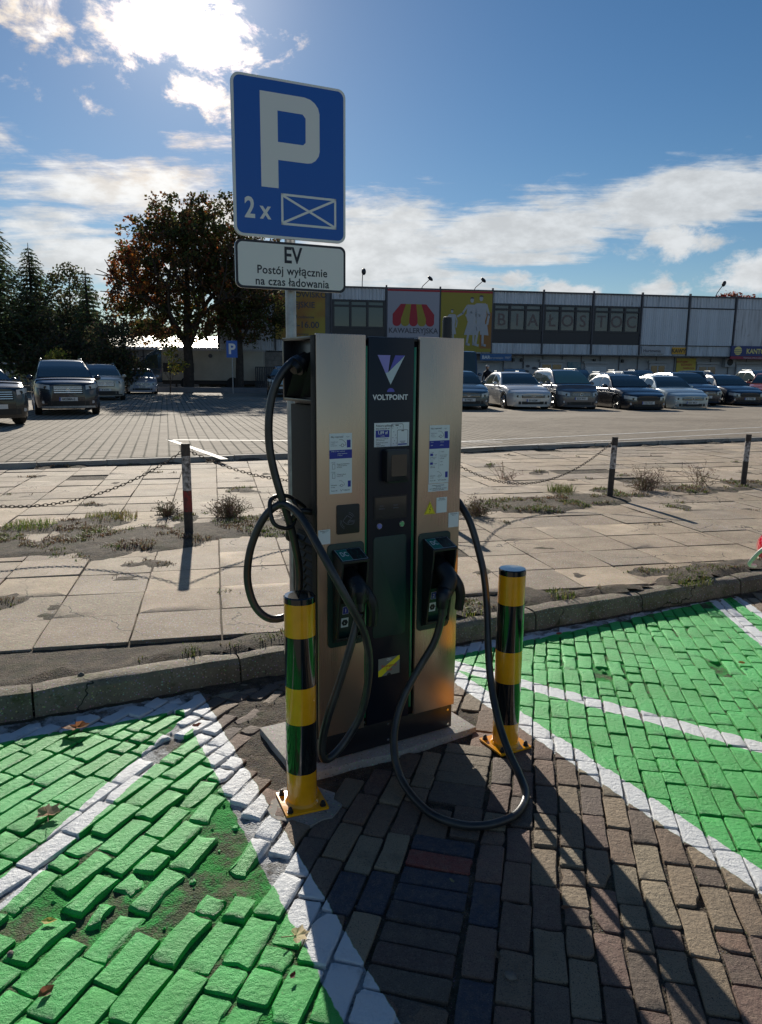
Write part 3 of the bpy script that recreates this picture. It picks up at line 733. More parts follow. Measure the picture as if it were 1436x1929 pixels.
b = MB(); b.box(.0, W_, .0, D_, 1.686, 1.698); b.box(.0, .07, D_ - .014, D_, 1.455, 1.686); b.box(0, .10, .004, D_, 1.452, 1.464); b.build('top_frame', 'blkm', st, bevel=.0015)
b = MB()
for y0, y1 in ((.03, .13), (.15, .27)):
    b.add([(.001, y0, 1.62), (.10, y0 + .02, 1.66), (.10, y1, 1.60), (.001, y1, 1.47), (.10, y0, 1.47)], [(0, 1, 2), (0, 2, 3), (0, 3, 4)])
b.build('side_gusset', 'cab', st)
MB().box(-.002, .010, -.008, .03, .11, 1.70).build('corner_trim', 'cab', st, bevel=.002)
for x0, x1 in ((.002, .208), (.452, .666)):
    MB().box(x0, x1, -.014, -.0005, .113, 1.705).build('metal_panel', 'gold', st, bevel=.0025)
MB().box(.2225, .428, -.010, -.0006, .113, 1.70).build('centre_panel', 'navy', st, bevel=.004)
for x0, x1 in ((.2095, .2205), (.4305, .4415)):
    MB().box(x0, x1, -.006, -.0008, .15, 1.665).build('light_strip', 'greenl', st, bevel=.001)
for u, v in ((.641, .087), (.644, .019), (.331, .093), (.332, .021), (.215, .128), (.02, .09)):
    MB().cyl((u, -.003, v), (u, .001, v), .0055, n=10).build('screw', 'chrome', st)
# vent slats in the left flank
MB().box(.0265, .0295, .055, .235, .42, .93).build('vent_recess', 'void', st)
for k in range(15):
    for y0, y1 in ((.058, .138), (.152, .232)):
        z = .435 + k * .033; b = MB(); b.add([(.014, y0, z), (.014, y1, z), (.028, y1, z + .020), (.028, y0, z + .020), (.014, y0, z - .003), (.014, y1, z - .003), (.028, y1, z + .017), (.028, y0, z + .017)], [(0, 1, 2, 3), (7, 6, 5, 4), (0, 4, 5, 1), (1, 5, 6, 2), (0, 3, 7, 4)]); b.build('vent_slat', 'cab', st)
b = MB(); b.tube(spline([(.012, .06, 1.03), (-.03, .07, 1.035), (-.05, .10, 1.00), (-.05, .15, .93), (-.02, .20, .90), (.02, .22, .90)], 5), .012, 10); b.build('hook_bracket', 'blk', st)


def loop_hook(pts, name='cable_hook'): return MB().tube(spline(pts, 6), .0085, 10).build(name, 'blk', st, smooth=True)
loop_hook([(.02, .14, 1.035), (-.05, .13, 1.085), (-.10, .13, 1.092), (-.135, .12, 1.075), (-.14, .10, 1.02), (-.125, .09, .985), (-.075, .09, .97), (-.045, .10, .99), (-.03, .11, 1.04), (-.04, .12, 1.075)])
loop_hook([(.655, .15, 1.04), (.695, .15, 1.085), (.715, .14, 1.07), (.720, .13, 1.02), (.718, .12, .97), (.70, .12, .95), (.66, .13, .97)])
# upper cable entry
b = MB(); b.cyl((.06, .13, 1.615), (.002, .12, 1.60), .030, .030, 14); b.cyl((.002, .12, 1.60), (-.038, .11, 1.575), .033, .022, 14); b.cyl((-.012, .115, 1.59), (-.022, .113, 1.585), .036, .036, 14); b.build('cable_gland', 'blk', st, smooth='auto')

W2L = lambda p: ((p[0] + .25) * math.cos(R(30.1)) + (p[1] - 2.782) * math.sin(R(30.1)), -(p[0] + .25) * math.sin(R(30.1)) + (p[1] - 2.782) * math.cos(R(30.1)), p[2] - .03)
C1 = [(-.30, 2.93, 1.658), (-.338, 2.87, 1.635), (-.379, 2.84, 1.587), (-.413, 2.83, 1.508), (-.426, 2.82, 1.419), (-.426, 2.82, 1.319), (-.411, 2.82, 1.227), (-.384, 2.82, 1.125), (-.356, 2.84, 1.017), (-.337, 2.86, .916), (-.327, 2.88, .825), (-.328, 2.88, .736), (-.344, 2.86, .665), (-.385, 2.84, .631), (-.445, 2.82, .635), (-.497, 2.82, .687), (-.522, 2.82, .785), (-.513, 2.82, .892), (-.481, 2.82, .988), (-.437, 2.82, 1.06), (-.385, 2.82, 1.094), (-.335, 2.78, 1.085), (-.283, 2.72, 1.042), (-.229, 2.66, .965), (-.168, 2.62, .866), (-.11, 2.62, .755), (-.064, 2.66, .649), (-.042, 2.7, .528), (-.046, 2.71, .405), (-.072, 2.71, .283), (-.123, 2.69, .192), (-.176, 2.65, .140), (-.211, 2.62, .142), (-.217, 2.62, .206), (-.194, 2.62, .315), (-.151, 2.64, .445), (-.112, 2.66, .575), (-.095, 2.675, .64), (-.080, 2.69, .70)]
C2 = [(.30, 3.22, 1.05), (.335, 3.22, 1.045), (.358, 3.2, 1.013), (.389, 3.17, .956), (.42, 3.14, .856), (.447, 3.1, .737), (.46, 3.06, .595), (.461, 3.0, .45), (.469, 2.93, .312), (.491, 2.84, .19), (.521, 2.76, .103), (.551, 2.68, .050), (.560, 2.58, .021), (.508, 2.465, .018), (.431, 2.408, .018), (.352, 2.385, .018), (.278, 2.397, .018), (.197, 2.45, .018), (.133, 2.552, .022), (.086, 2.66, .041), (.061, 2.72, .11), (.065, 2.78, .204), (.101, 2.83, .307), (.162, 2.87, .41), (.216, 2.885, .501), (.240, 2.89, .570), (.252, 2.885, .640)]
C1 = [(x, y, z - .0) for x, y, z in C1]
for P in (C1, C2):
    MB().tube(spline([W2L(p) for p in P], 6), .0155, 14).build('charging_cable', 'cable', st, smooth=True)


def flat(parent, name, shapes, mat, d, th=.0):
    """printed shapes on the front, d metres in front of the frame"""
    b = MB()
    for vs, fs in shapes: b.shape((vs, fs), lambda u, v, *_: (u, -d, v))
    return b.build(name, mat, parent)
poly = lambda *p: (list(p), [tuple(range(len(p)))])
rec = lambda x0, x1, y0, y1: poly((x0, y0), (x1, y0), (x1, y1), (x0, y1))
def txt(s, x, y, size, bold=.012, align='LEFT', sx=1., space=1.):
    vs, fs = text2d(s, size, bold, align, sx, space); return [(a + x, b + y) for a, b in vs], fs
def st_(pts, w): return stroke(pts, w)
Z0 = -.03
# logo and lettering
g = .0108
flat(st, 'logo_mark', [poly((.262, 1.632), (.319, 1.632), (.310, 1.572), (.311, 1.566), (.297, 1.565))], 'lilac', g)
flat(st, 'logo_mark', [poly((.341, 1.632), (.385, 1.632), (.378, 1.624), (.316, 1.574))], 'viol', g)
flat(st, 'logo_mark', [poly((.385, 1.632), (.321, 1.520), (.297, 1.565), (.311, 1.568))], 'mint', g)
flat(st, 'logo_mark', [poly(*[(.322 + .017 * math.cos(R(a)), 1.492 + .015 * math.sin(R(a))) for a in range(0, 181, 15)])], 'viol', g)
flat(st, 'lettering', [txt('VOLTPOINT', .3215, 1.462, .0285, .028, 'CENTER', 1.0, 1.02)], 'white', g)


def sticker(x0, x1, y0, y1, d, layers, mat='label', name='sticker'):
    o = MB().box(x0, x1, -d - .0006, -d, y0, y1).build(name, mat, st)
    for mt, sh in layers: flat(o, 'print', sh, mt, d + .0009)
    return o
def carpic(x, y, k):      # small line drawing of a car plugged in
    c = [(x, y + .022 * k), (x + .012 * k, y + .022 * k), (x + .02 * k, y + .016 * k), (x + .028 * k, y + .008 * k), (x + .029 * k, y)]
    w = [(x + .014 * k + .006 * k * math.cos(R(a)), y - .001 * k + .006 * k * math.sin(R(a))) for a in range(0, 361, 30)]
    return [st_(c, .0012 * k), st_(w, .0014 * k), st_([(x, y - .001 * k), (x + .007 * k, y - .001 * k)], .0012 * k), st_([(x + .021 * k, y - .001 * k), (x + .029 * k, y)], .0012 * k)]
# app sticker in the middle
sticker(.249, .409, 1.279, 1.373, g, [
    ('ink', [txt('Pobierz aplikację,', .256, 1.358, .0115, .01), txt('ładuj taniej już od:', .256, 1.348, .0085)] + [txt(a, .256, y, .0055) for a, y in (('Zeskanuj kod i dołącz do', 1.309), ('grona kierowców', 1.303), ('Najwygodniejszy sposób', 1.294), ('ładowania', 1.288), ('voltpoint aplikacja', 1.282))]),
    ('blue', [rec(.255, .317, 1.316, 1.344)]),
    ('ink', [st_([(.325, 1.280), (.325, 1.362), (.329, 1.367), (.377, 1.367), (.381, 1.362), (.381, 1.345)], .0016), st_([(.354, 1.280), (.354, 1.340), (.357, 1.343), (.400, 1.343), (.403, 1.340), (.403, 1.280)], .0016), rec(.345, .360, 1.360, 1.364), rec(.373, .385, 1.338, 1.341)]),
    ('blue', [rec(.358, .399, 1.284, 1.289)]), ('greyink', [rec(.366, .392, 1.297, 1.299), rec(.370, .388, 1.292, 1.294)] + [rec(a, a + .003, b_, b_ + .003) for a, b_ in ((.331, 1.35), (.336, 1.335), (.344, 1.322), (.332, 1.312), (.340, 1.300), (.348, 1.29), (.352, 1.35), (.365, 1.354), (.334, 1.288), (.347, 1.311))])])
flat(st, 'print', [txt('1,89 zł', .286, 1.329, .0175, .02, 'CENTER'), txt('1 kWh', .286, 1.319, .007, .01, 'CENTER')], 'white', g + .0014)
# instructions, left and right
gg = .0148
def instruct(x0, x1, y0, y1, kind):
    w = x1 - x0; L = [('ink', [txt('Jaka moc ładowania?' if False else 'Aby rozpocząć', x0 + .006, y1 - .016, .0085, .012)] + carpic(x0 + .042, y1 - .045, .95) + [st_([(x0 + .072, y1 - .013), (x0 + .078, y1 - .016), (x0 + .084, y1 - .013)], .001)]),
        ('blue', [rec(x0 + .074, x0 + .090, y1 - .055, y1 - .026), rec(x0, x1, y1 - .096, y1 - .063)]),
        ('greyink', [txt(a, x0 + .005, y, .0052, .006) for a, y in (('Podjedź autem', y1 - .034), ('i podłącz', y1 - .041), ('do ładowarki', y1 - .048))])]
    y2 = y1 - .105
    if kind == 'L':
        L += [('ink', [st_([(x0 + .012, y2 - .03), (x0 + .012, y2 - .012), (x0 + .023, y2 - .012), (x0 + .023, y2 - .03), (x0 + .012, y2 - .03)], .0010), st_([(x0 + .012, y2 - .066), (x0 + .012, y2 - .048), (x0 + .023, y2 - .048), (x0 + .023, y2 - .066), (x0 + .012, y2 - .066)], .0010)]
            + [txt(a, x0 + p, y, sz, .004) for a, p, y, sz in (('1. Krok', .006, y2 - .008, .006), ('2. Krok', .006, y2 - .044, .006), ('Rozpocznij ładowanie', .031, y2 - .014, .0062), ('w aplikacji mobilnej', .031, y2 - .020, .0055), ('lub kartą', .031, y2 - .026, .0055), ('Wybierz złącze', .031, y2 - .054, .0062), ('i potwierdź', .031, y2 - .060, .0055))])]
    else:
        L += [('blue', [rec(x0 + .005, x0 + .019, y2 - .020, y2 - .010), rec(x0 + .005, x0 + .019, y2 - .056, y2 - .046)]), ('ink', [st_([(x0 + .048, y2), (x0 + .048, y2 - .075)], .0005)]
            + [txt(a, x0 + p, y, sz, .004) for a, p, y, sz in (('1. Karta', .006, y2 - .006, .005), ('+ Start', .022, y2 - .018, .006), ('przyłóż kartę', .005, y2 - .027, .0055), ('do czytnika', .005, y2 - .033, .0055), ('2. Kod', .006, y2 - .042, .005), ('+ Start', .022, y2 - .054, .006), ('wpisz kod', .005, y2 - .063, .0055), ('i zatwierdź', .005, y2 - .069, .0055), ('1. Telefon', .053, y2 - .006, .005), ('uruchom aplikację', .053, y2 - .020, .005), ('i wybierz złącze', .053, y2 - .027, .005), ('potwierdź', .053, y2 - .034, .005), ('2. Stop', .053, y2 - .046, .005), ('zakończ', .053, y2 - .060, .005))])]
    y3 = y0 + (.052 if kind == 'L' else .050)
    L += [('ink', carpic(x0 + .040, y3 - .020, .8) + [txt('Ładowanie', x0 + .006, y3 - .020, .006, .01), txt('w toku', x0 + .006, y3 - .028, .006, .01), txt('Voltpoint', x0 + .058, y0 + .010, .0075, .006), txt('Pomoc 24h', x0 + .006, y0 + .010, .006, .008), st_([(x0 + .046, y0 + .016), (x0 + .05, y0 + .009), (x0 + .055, y0 + .016)], .0012)]), ('blue', [rec(x1 - .018, x1 - .005, y3 - .028, y3 - .004)])]
    o = sticker(x0, x1, y0, y1, gg, L)
    flat(o, 'print', [txt(a, x0 + p, y, .0055, .004) for a, p, y in ((('Zeskanuj i ładuj z aplikacją', .006, y1 - .070), ('pobierz bezpłatnie', .034, y1 - .079), ('w sklepie', .034, y1 - .086)) if kind == 'L' else (('Karta', .006, y1 - .070), ('Aplikacja', .052, y1 - .070), ('zbliż', .006, y1 - .083), ('pobierz', .052, y1 - .083)))], 'white', gg + .0012)
instruct(.053, .149, 1.108, 1.339, 'L'); instruct(.505, .604, 1.118, 1.357, 'R')
sticker(.503, .603, 1.084, 1.116, gg, [('ink', [txt(a, .553, y, .0062, .01, 'CENTER') for a, y in (('Pamiętaj o zakończeniu', 1.107), ('ładowania', 1.101), ('oraz odłożeniu wtyczki na miejsce', 1.094), ('i zwolnieniu stanowiska', 1.088))])])
for x0, x1, y0, y1, t1, t2 in ((.546, .599, .992, 1.057, 'Zgłoszenia', 'awaria ładowarki'), (.609, .662, .924, .987, 'Zeskanuj kod', 'złącze 2'), (.004, .055, .915, .972, 'Zeskanuj kod', 'złącze 1')):
    sticker(x0, x1, y0, y1, gg, [('ink', [txt(t1, (x0 + x1) / 2, y1 - .007, .0065, .008, 'CENTER'), txt(t2, (x0 + x1) / 2, y1 - .0125, .0055, .006, 'CENTER')])])
o = MB().prism([(.486, .991), (.542, .990), (.514, 1.044)], -gg - .0006, -gg).build('warning_sticker', 'haz', st)
flat(o, 'print', [st_([(.517, 1.022), (.511, 1.010), (.518, 1.010), (.512, .998)], .0018), st_([(.4905, .9935), (.5375, .9927), (.514, 1.038), (.4905, .9935)], .0012)], 'ink', gg + .0009)
# emergency stop notice
o = sticker(.276, .379, .320, .398, g, [('haz', [poly((.276, .320), (.276, .345), (.372, .398), (.379, .398), (.379, .382), (.292, .320))]), ('white', [txt('□□', .327, .385, .012, .01, 'CENTER')]), ('ink', [poly(*[(.3275 + .010 * math.cos(R(a)), .320 + .010 * math.sin(R(a))) for a in range(0, 181, 20)])])], 'hazg', 'warning_sticker')
flat(o, 'print', [txt('Emergency', .3275, .357, .0165, .01, 'CENTER'), txt('Stop', .3275, .340, .0165, .01, 'CENTER')], 'redp', g + .0013)
# payment terminal
b = MB(); b.prism(rrect(.286, .392, 1.140, 1.270, .012), -.050, -.0105); o = b.build('payment_terminal', 'blkm', st, bevel=.004)
MB().prism(rrect(.305, .376, 1.165, 1.250, .006), -.0515, -.0502).build('terminal_display', 'screen', o)
MB().box(.330, .345, -.052, -.0502, 1.146, 1.149).build('terminal_slot', 'void', o)
# display, buttons, service door
o = MB().prism(rrect(.248, .406, .988, 1.084, .004), -.0122, -.0102).build('display_frame', 'blkm', st)
MB().box(.255, .399, -.0135, -.0123, .994, 1.077).build('display', 'screen', o)
flat(o, 'print', [txt('CCS 1', .285, 1.040, .008, .0, 'CENTER'), txt('dostępne', .285, 1.030, .007, .0, 'CENTER'), txt('CCS 2', .350, 1.040, .008, .0, 'CENTER'), txt('dostępne', .350, 1.030, .007, .0, 'CENTER')], 'greyink', .0139)
for u, mt in ((.275, 'btnb'), (.380, 'btng')):
    o = MB().cyl((u, -.013, .962), (u, -.0102, .962), .0125, n=20).build('push_button', 'chrome', st); MB().cyl((u, -.0165, .962), (u, -.0131, .962), .0095, .0085, n=20).build('button_cap', mt, o)
b = MB().prism(rrect(.248, .404, .492, .918, .016), -.0122, -.0102).build('service_door', 'darkgr', st, bevel=.0008)
# card reader
o = MB().prism(rrect(.082, .182, .947, 1.063, .007), -.0185, -.0142).build('card_reader', 'blk', st, bevel=.0012)
A = lambda cx, cy, r_, a0, a1: [(cx + r_ * math.cos(R(a)), cy + r_ * math.sin(R(a))) for a in range(a0, a1 + 1, 12)]
flat(o, 'print', [st_([(.108, 1.000), (.126, 1.020), (.146, 1.008), (.134, .998)], .0012), st_([(.108, 1.000), (.126, .985), (.134, .990)], .0012), st_([(.130, .997), (.160, .999)], .0012), st_([(.128, .993), (.158, .993), (.152, .984), (.132, .984)], .0012)] + [st_(A(.130, 1.004, r_, 20, 80), .0011) for r_ in (.022, .028)] + [st_(A(.128, .998, r_, 170, 245), .0011) for r_ in (.026, .032)], 'greyink', .0189)


def holster(x, lab, cabx):
    """x: left edge of the back plate"""
    h = MB().prism(rrect(x, x + .162, .490, .912, .018), -.019, -.0142).build('plug_holder', 'darkgr', st, bevel=.0015)
    x0, x1 = x + .022, x + .140; zt, zb = .885, .515
    b = MB(); t0, t1, tb = .006, .078, .034            # shell: two cheeks, sloping lid, lower ramp
    for xa, xb in ((x0, x0 + .008), (x1 - .008, x1)):
        b.prism([(-.019, zt), (-.019 - t1, zt - .028), (-.019 - t1, zt - .060), (-.019 - tb, zb + .015), (-.019, zb)], xa, xb, 'x')
    b.prism([(-.0192, zt + .004), (-.022 - t1, zt - .026), (-.022 - t1, zt - .036), (-.0192, zt - .008)], x0 - .002, x1 + .002, 'x')
    b.prism([(-.0193, zb - .004), (-.020 - tb, zb + .012), (-.020 - tb, zb + .022), (-.0193, zb + .010)], x0 - .001, x1 + .001, 'x')
    b.build('holder_shell', 'blk', h, bevel=.0015)
    MB().box(x0 + .009, x1 - .009, -.0215, -.0193, .66, zt - .012).build('holder_mouth', 'void', h)
    MB().add([(x0 + .009, -.022, zb + .01), (x1 - .009, -.022, zb + .01), (x1 - .009, -.040, .675), (x0 + .009, -.040, .675)], [(0, 1, 2, 3)]).build('holder_face', 'darkgr', h)
    lid = lambda u, v: (u, -.0235 - (zt - v) / .030 * t1 * 1.0, v + .0052)
    def on_lid(nm, shs, mt, up=0.):
        b = MB()
        for vs, fs in shs: b.add([(u, -.0225 - t1 * w_, zt + .0056 - .030 * w_ + up) for u, w_ in vs], fs)
        b.build(nm, mt, h)
    on_lid('label', [rec(x0 + .004, x1 - .004, .96, .06)], 'mint'); on_lid('label', [rec(x0 + .0055, x0 + .050, .94, .08)], 'teal', .0004); on_lid('label', [rec(x0 + .051, x1 - .0055, .94, .08)], 'blk', .0004)
    vs, fs = text2d('DC', .022, .008); on_lid('print', [([(x0 + .014 + a, .62 - b_ / .045) for a, b_ in vs], fs)], 'white', .0009)
    circ = lambda cu, cw, ru: stroke([(cu + ru * math.cos(R(a)), cw + ru / .075 * math.sin(R(a))) for a in range(0, 361, 24)], .0014)
    on_lid('print', [(lambda s_: (s_[0], s_[1]))(circ(x0 + .078, .36, .014)), circ(x0 + .085, .76, .009), circ(x0 + .098, .76, .009)], 'teal', .0009)
    f = lambda u, v: (u, -.0412 + (.675 - v) * .118, v)
    b = MB(); b.shape(rec(x0 + .030, x0 + .062, .572, .612), f); lo = b.build('label', 'label', h)
    MB().shape(poly(*[(x0 + .046 + .0145 * math.cos(R(a)), .592 + .0145 * math.sin(R(a))) for a in range(0, 360, 60)]), lambda u, v: (u, f(u, v)[1] - .0006, v)).build('print', 'ink', h)
    MB().shape(txt('L', x0 + .0425, .5875, .011, .01), lambda u, v: (u, f(u, v)[1] - .0012, v)).build('print', 'white', h)
    MB().shape(rec(x0 + .034, x0 + .060, .628, .660), f).build('label', 'white', h); MB().shape(rec(x0 + .0352, x0 + .0588, .6292, .6588), lambda u, v: (u, f(u, v)[1] - .0005, v)).build('label', 'blue', h)
    MB().shape(txt(lab, x0 + .047, .636, .022, .002, 'CENTER'), lambda u, v: (u, f(u, v)[1] - .001, v)).build('print', 'white', h)
    # plug hanging in the holder: socket collar, curved body, trigger grip, boot over the cable
    c = Vector(cabx); p = Vector((x + .088, -.035, .770)); b = MB()
    b.cyl(p + Vector((0, .012, .012)), p + Vector((.002, -.040, -.006)), .038, .036, 16)
    ax = spline([p + Vector((.002, -.030, -.002)), p + Vector((.006, -.075, -.040)), (c + p) / 2 + Vector((.004, -.030, -.020)), c + Vector((0, 0, .045)), c], 5)
    n = len(ax); b.tube(ax, [.038 - .015 * (i / (n - 1)) ** 1.6 for i in range(n)], 14)
    pl = b.build('plug', 'blk', st, smooth='auto')
    q = p + Vector((.022, -.060, -.010)); b = MB()
    b.tube(spline([q, q + Vector((.020, -.022, -.045)), q + Vector((.034, -.030, -.095)), q + Vector((.034, -.022, -.165))], 4), [.014, .016, .018, .020, .021, .022, .022, .021, .021, .020, .020, .019, .018][:13], 10)
    b.build('plug_grip', 'blk', pl, smooth='auto')
    b = MB(); b.tube([c + Vector((0, 0, .03)), c, c + Vector((.002, 0, -.035))], [.021, .020, .0175], 12); b.build('cable_boot', 'cable', pl, smooth='auto')
holster(.041, '1', W2L((-.080, 2.69, .745))); holster(.458, '2', W2L((.252, 2.885, .665)))
b = MB(); b.cyl((.625, .05, 1.698), (.625, .05, 1.706), .026, n=20); b.tube([(.625, .05, 1.706), (.625, .05, 1.78), (.625, .05, 1.790), (.625, .05, 1.793)], [.021, .020, .018, .010], 20); b.build('antenna', 'blk', st, smooth='auto')

# ================================================================== bollards
def bollard(x, y, zs, rz, label):
    t = thing('safety_bollard', label, 'bollard', (x, y, .004), rz, 'yellow and black bollards guarding the charging station')
    r_ = .0565; n = 40
    for k, (z0, z1) in enumerate(zip(zs, zs[1:])):
        b = MB(); rr = r_ + (.0004 if k % 2 else 0); vs = []
        for z in (z0, z1): vs += [(rr * math.cos(2 * math.pi * i / n), rr * math.sin(2 * math.pi * i / n), z) for i in range(n)]
        b.add(vs, [(i, (i + 1) % n, (i + 1) % n + n, i + n) for i in range(n)]); b.build('paint_band', 'yel' if k % 2 == 0 else 'bl', t, smooth=True)
    b = MB(); H = zs[-1]; b.tube([(0, 0, H - .02), (0, 0, H), (0, 0, H + .004), (0, 0, H + .0055)], [r_ + .001, r_ + .001, r_ - .003, .001], n); b.build('cap', 'bl', t, smooth='auto')
    b = MB(); b.prism(rrect(-.082, .082, -.082, .082, .006), 0, .009, 'z'); b.build('base_plate', 'yel', t, bevel=.002)
    b = MB(); vs = []
    for rr, z in ((r_ + .007, .009), (r_ + .004, .013), (r_ + .0002, .018)): vs += [(rr * math.cos(2 * math.pi * i / n), rr * math.sin(2 * math.pi * i / n), z) for i in range(n)]
    b.add(vs, [(j * n + i, j * n + (i + 1) % n, (j + 1) * n + (i + 1) % n, (j + 1) * n + i) for j in range(2) for i in range(n)]); b.build('weld_bead', 'yel', t, smooth=True)
    for a in (45, 135, 225, 315):
        px, py = .096 * math.cos(R(a)) * .92, .096 * math.sin(R(a)) * .92
        b = MB(); b.cyl((px, py, .009), (px, py, .012), .012, n=14); b.cyl((px, py, .012), (px, py, .020), .0098, n=6); b.tube([(px, py, .020), (px, py, .026), (px, py, .030)], [.0085, .0075, .002], 10); b.build('anchor_bolt', 'blk', t, smooth='auto')
    return t
bollard(-.288, 2.548, (.0, .14, .335, .475, .665, .808), R(22), 'near yellow and black striped bollard at the left front of the charger')
bollard(.551, 3.006, (.0, .115, .30, .44, .645, .790), R(28), 'yellow and black striped bollard beside the right cable and green bay')
b = MB(); b.tint = (.8, .8, .8); pr = random.Random(2)
b.prism([((.13 + pr.uniform(-.012, .02)) * math.cos(R(a)) , (.12 + pr.uniform(-.01, .02)) * math.sin(R(a))) for a in range(0, 360, 18)], -.03, .0035, 'z')
tag(b.build('cement_patch', 'base', None, (-.285, 2.535, 0), tint=True), 'rough cement patch under the left bollard', kind='structure')

# ================================================================== parking sign
sg = thing('parking_sign', 'blue parking sign over a white plate on a steel pole behind the charger', 'road sign', (-.535, 4.47, .12))
MB().cyl((0, 0, 0), (0, 0, 2.98), .031, n=24).build('pole', 'steel', sg, smooth='auto')
pan = link('sign_panel', None, sg, (-.808 + .535, 4.251 - 4.47, 2.325 - .12), (0, 0, R(24.7)))
bpy.data.objects.remove(pan)
def sign_board(name, z, w, h, face, edge, rad):
    o = MB().prism(rrect(0, w, 0, h, rad, 6), -.001, .0).build(name, edge, sg, (-.273, -.219, z), (0, 0, R(24.7)))
    b = MB(); out = rrect(0, w, 0, h, rad, 6); inn = rrect(.004, w - .004, .004, h - .004, rad, 6)
    n = len(out); b.add([(u, 0, v) for u, v in out] + [(u, .018, v) for u, v in out], [(i, i + n, (i + 1) % n + n, (i + 1) % n) for i in range(n)]); b.build('rim', 'steel', o)
    b = MB(); b.shape(fill2d([rrect(.013, w - .013, .013, h - .013, rad * .8, 6)]), lambda u, v: (u, -.0018, v)); b.build('face', face, o)
    return o
up_ = sign_board('sign_plate', 2.205, .648, .818, 'signb', 'signw', .045)
Po = [(.154, .745), (.405, .745), (.440, .738), (.466, .722), (.484, .700), (.492, .672), (.492, .478), (.486, .452), (.468, .428), (.445, .413), (.420, .408), (.251, .408), (.251, .262), (.154, .262)]
Pi = [(.251, .658), (.251, .500), (.395, .500), (.410, .514), (.411, .638), (.394, .657)]
def bar(p, q, w): return stroke([p, q], w)
def on(o, nm, shs, mt, d=.0024):
    b = MB()
    for vs, fs in shs: b.add([(u, -d, v) for u, v in vs], fs)
    return b.build(nm, mt, o)
on(up_, 'lettering', [fill2d([Po, Pi])], 'signw'); on(up_, 'lettering', [txt('2', .056, .098, .150, .025, sx=.80)], 'signw'); on(up_, 'lettering', [txt('x', .146, .098, .135, .022, sx=.82)], 'signw')
on(up_, 'lettering', [stroke([(.270, .232), (.584, .232), (.584, .079), (.270, .079), (.270, .232)], .0125)], 'signw'); on(up_, 'symbol', [stroke([(.276, .226), (.578, .085)], .0125)], 'signw', .0027); on(up_, 'symbol', [stroke([(.276, .085), (.578, .226)], .0125)], 'signw', .0030)
lo_ = sign_board('text_plate', 1.929, .648, .258, 'signw', 'signk', .035)
on(lo_, 'lettering', [txt('EV', .327, .148, .122, .022, 'CENTER', .80)], 'signk'); on(lo_, 'lettering', [txt('Postój wyłącznie', .326, .083, .063, .016, 'CENTER', .92, 1.05)], 'signk'); on(lo_, 'lettering', [txt('na czas ładowania', .326, .022, .063, .016, 'CENTER', .92, 1.05)], 'signk')
b = MB(); 
for z in (2.32, 2.86, 2.02): b.cyl((0, 0, z), (0, 0, z + .035), .036, n=16)
b.build('clamp', 'steel', sg)

# ================================================================== posts and chains
def post(s_, h, label, lean=0, red=False):
    x, y = kt(s_, 6.77); t = thing('chain_post', label, 'post', (x, y, .10), 0, 'old metal posts of the chain barrier')
    t.rotation_euler = (0, lean, 0)
    b = MB(); n = 10; zs = [0, h * .27, h * .27, h * .50, h * .50, h * .87, h * .87, h]; ms = ('postd', 'postr' if red else 'postd', 'post', 'postd')
    for k in range(4):
        r_ = .040 if red else .036; q = MB(); q.cyl((0, 0, zs[2 * k]), (0, 0, zs[2 * k + 1]), r_ + .0004 * (k % 2), n=16); q.build('post_section', ms[k], t, smooth='auto')
    return (x, y, .10 + h)
P1 = post(1.34, .85, 'flaking chain post with red lower band left of the charger', red=True); P2 = post(3.86, .80, 'chain post hidden behind the charging station'); P3 = post(6.38, .755, 'leaning weathered chain post right of the charger beside a dry bush', R(1.5)); P4 = post(8.72, .72, 'far right chain post near the frame edge', R(1))
def chain(a, c, sag, label):
    a, c = Vector(a) - Vector((0, 0, .05)), Vector(c) - Vector((0, 0, .05)); L = (c - a).length; n = int(L * 1.08 / .034); b = MB()
    for i in range(n):
        t = (i + .5) / n; p = a.lerp(c, t); p.z -= 4 * sag * t * (1 - t); d = (c - a).normalized(); d.z = (c.z - a.z) / L - 4 * sag * (1 - 2 * t) / L; d.normalize()
        sd = d.cross(Vector((0, 0, 1))).normalized(); u = sd if i % 2 else sd.cross(d); ring = []
        for k in range(10):
            g_ = 2 * math.pi * k / 10; ring.append(p + d * (.0235 * math.cos(g_)) + u * (.0115 * math.sin(g_)))
        b.tube(ring, .0035, 5, closed=True)
    o = b.build('chain', 'rust', smooth=True); tag(o, label, 'chain', 'chains of the post barrier')
x0, y0 = kt(-1.18, 6.77)
chain((x0, y0, .93), P1, .42, 'rusty chain sagging from the post out of the left frame edge')
chain(P1, P2, .34, 'rusty chain sagging from the red banded post to behind the charger')
chain(P2, P3, .46, 'rusty chain sagging from the charger to the post by the dry bush')

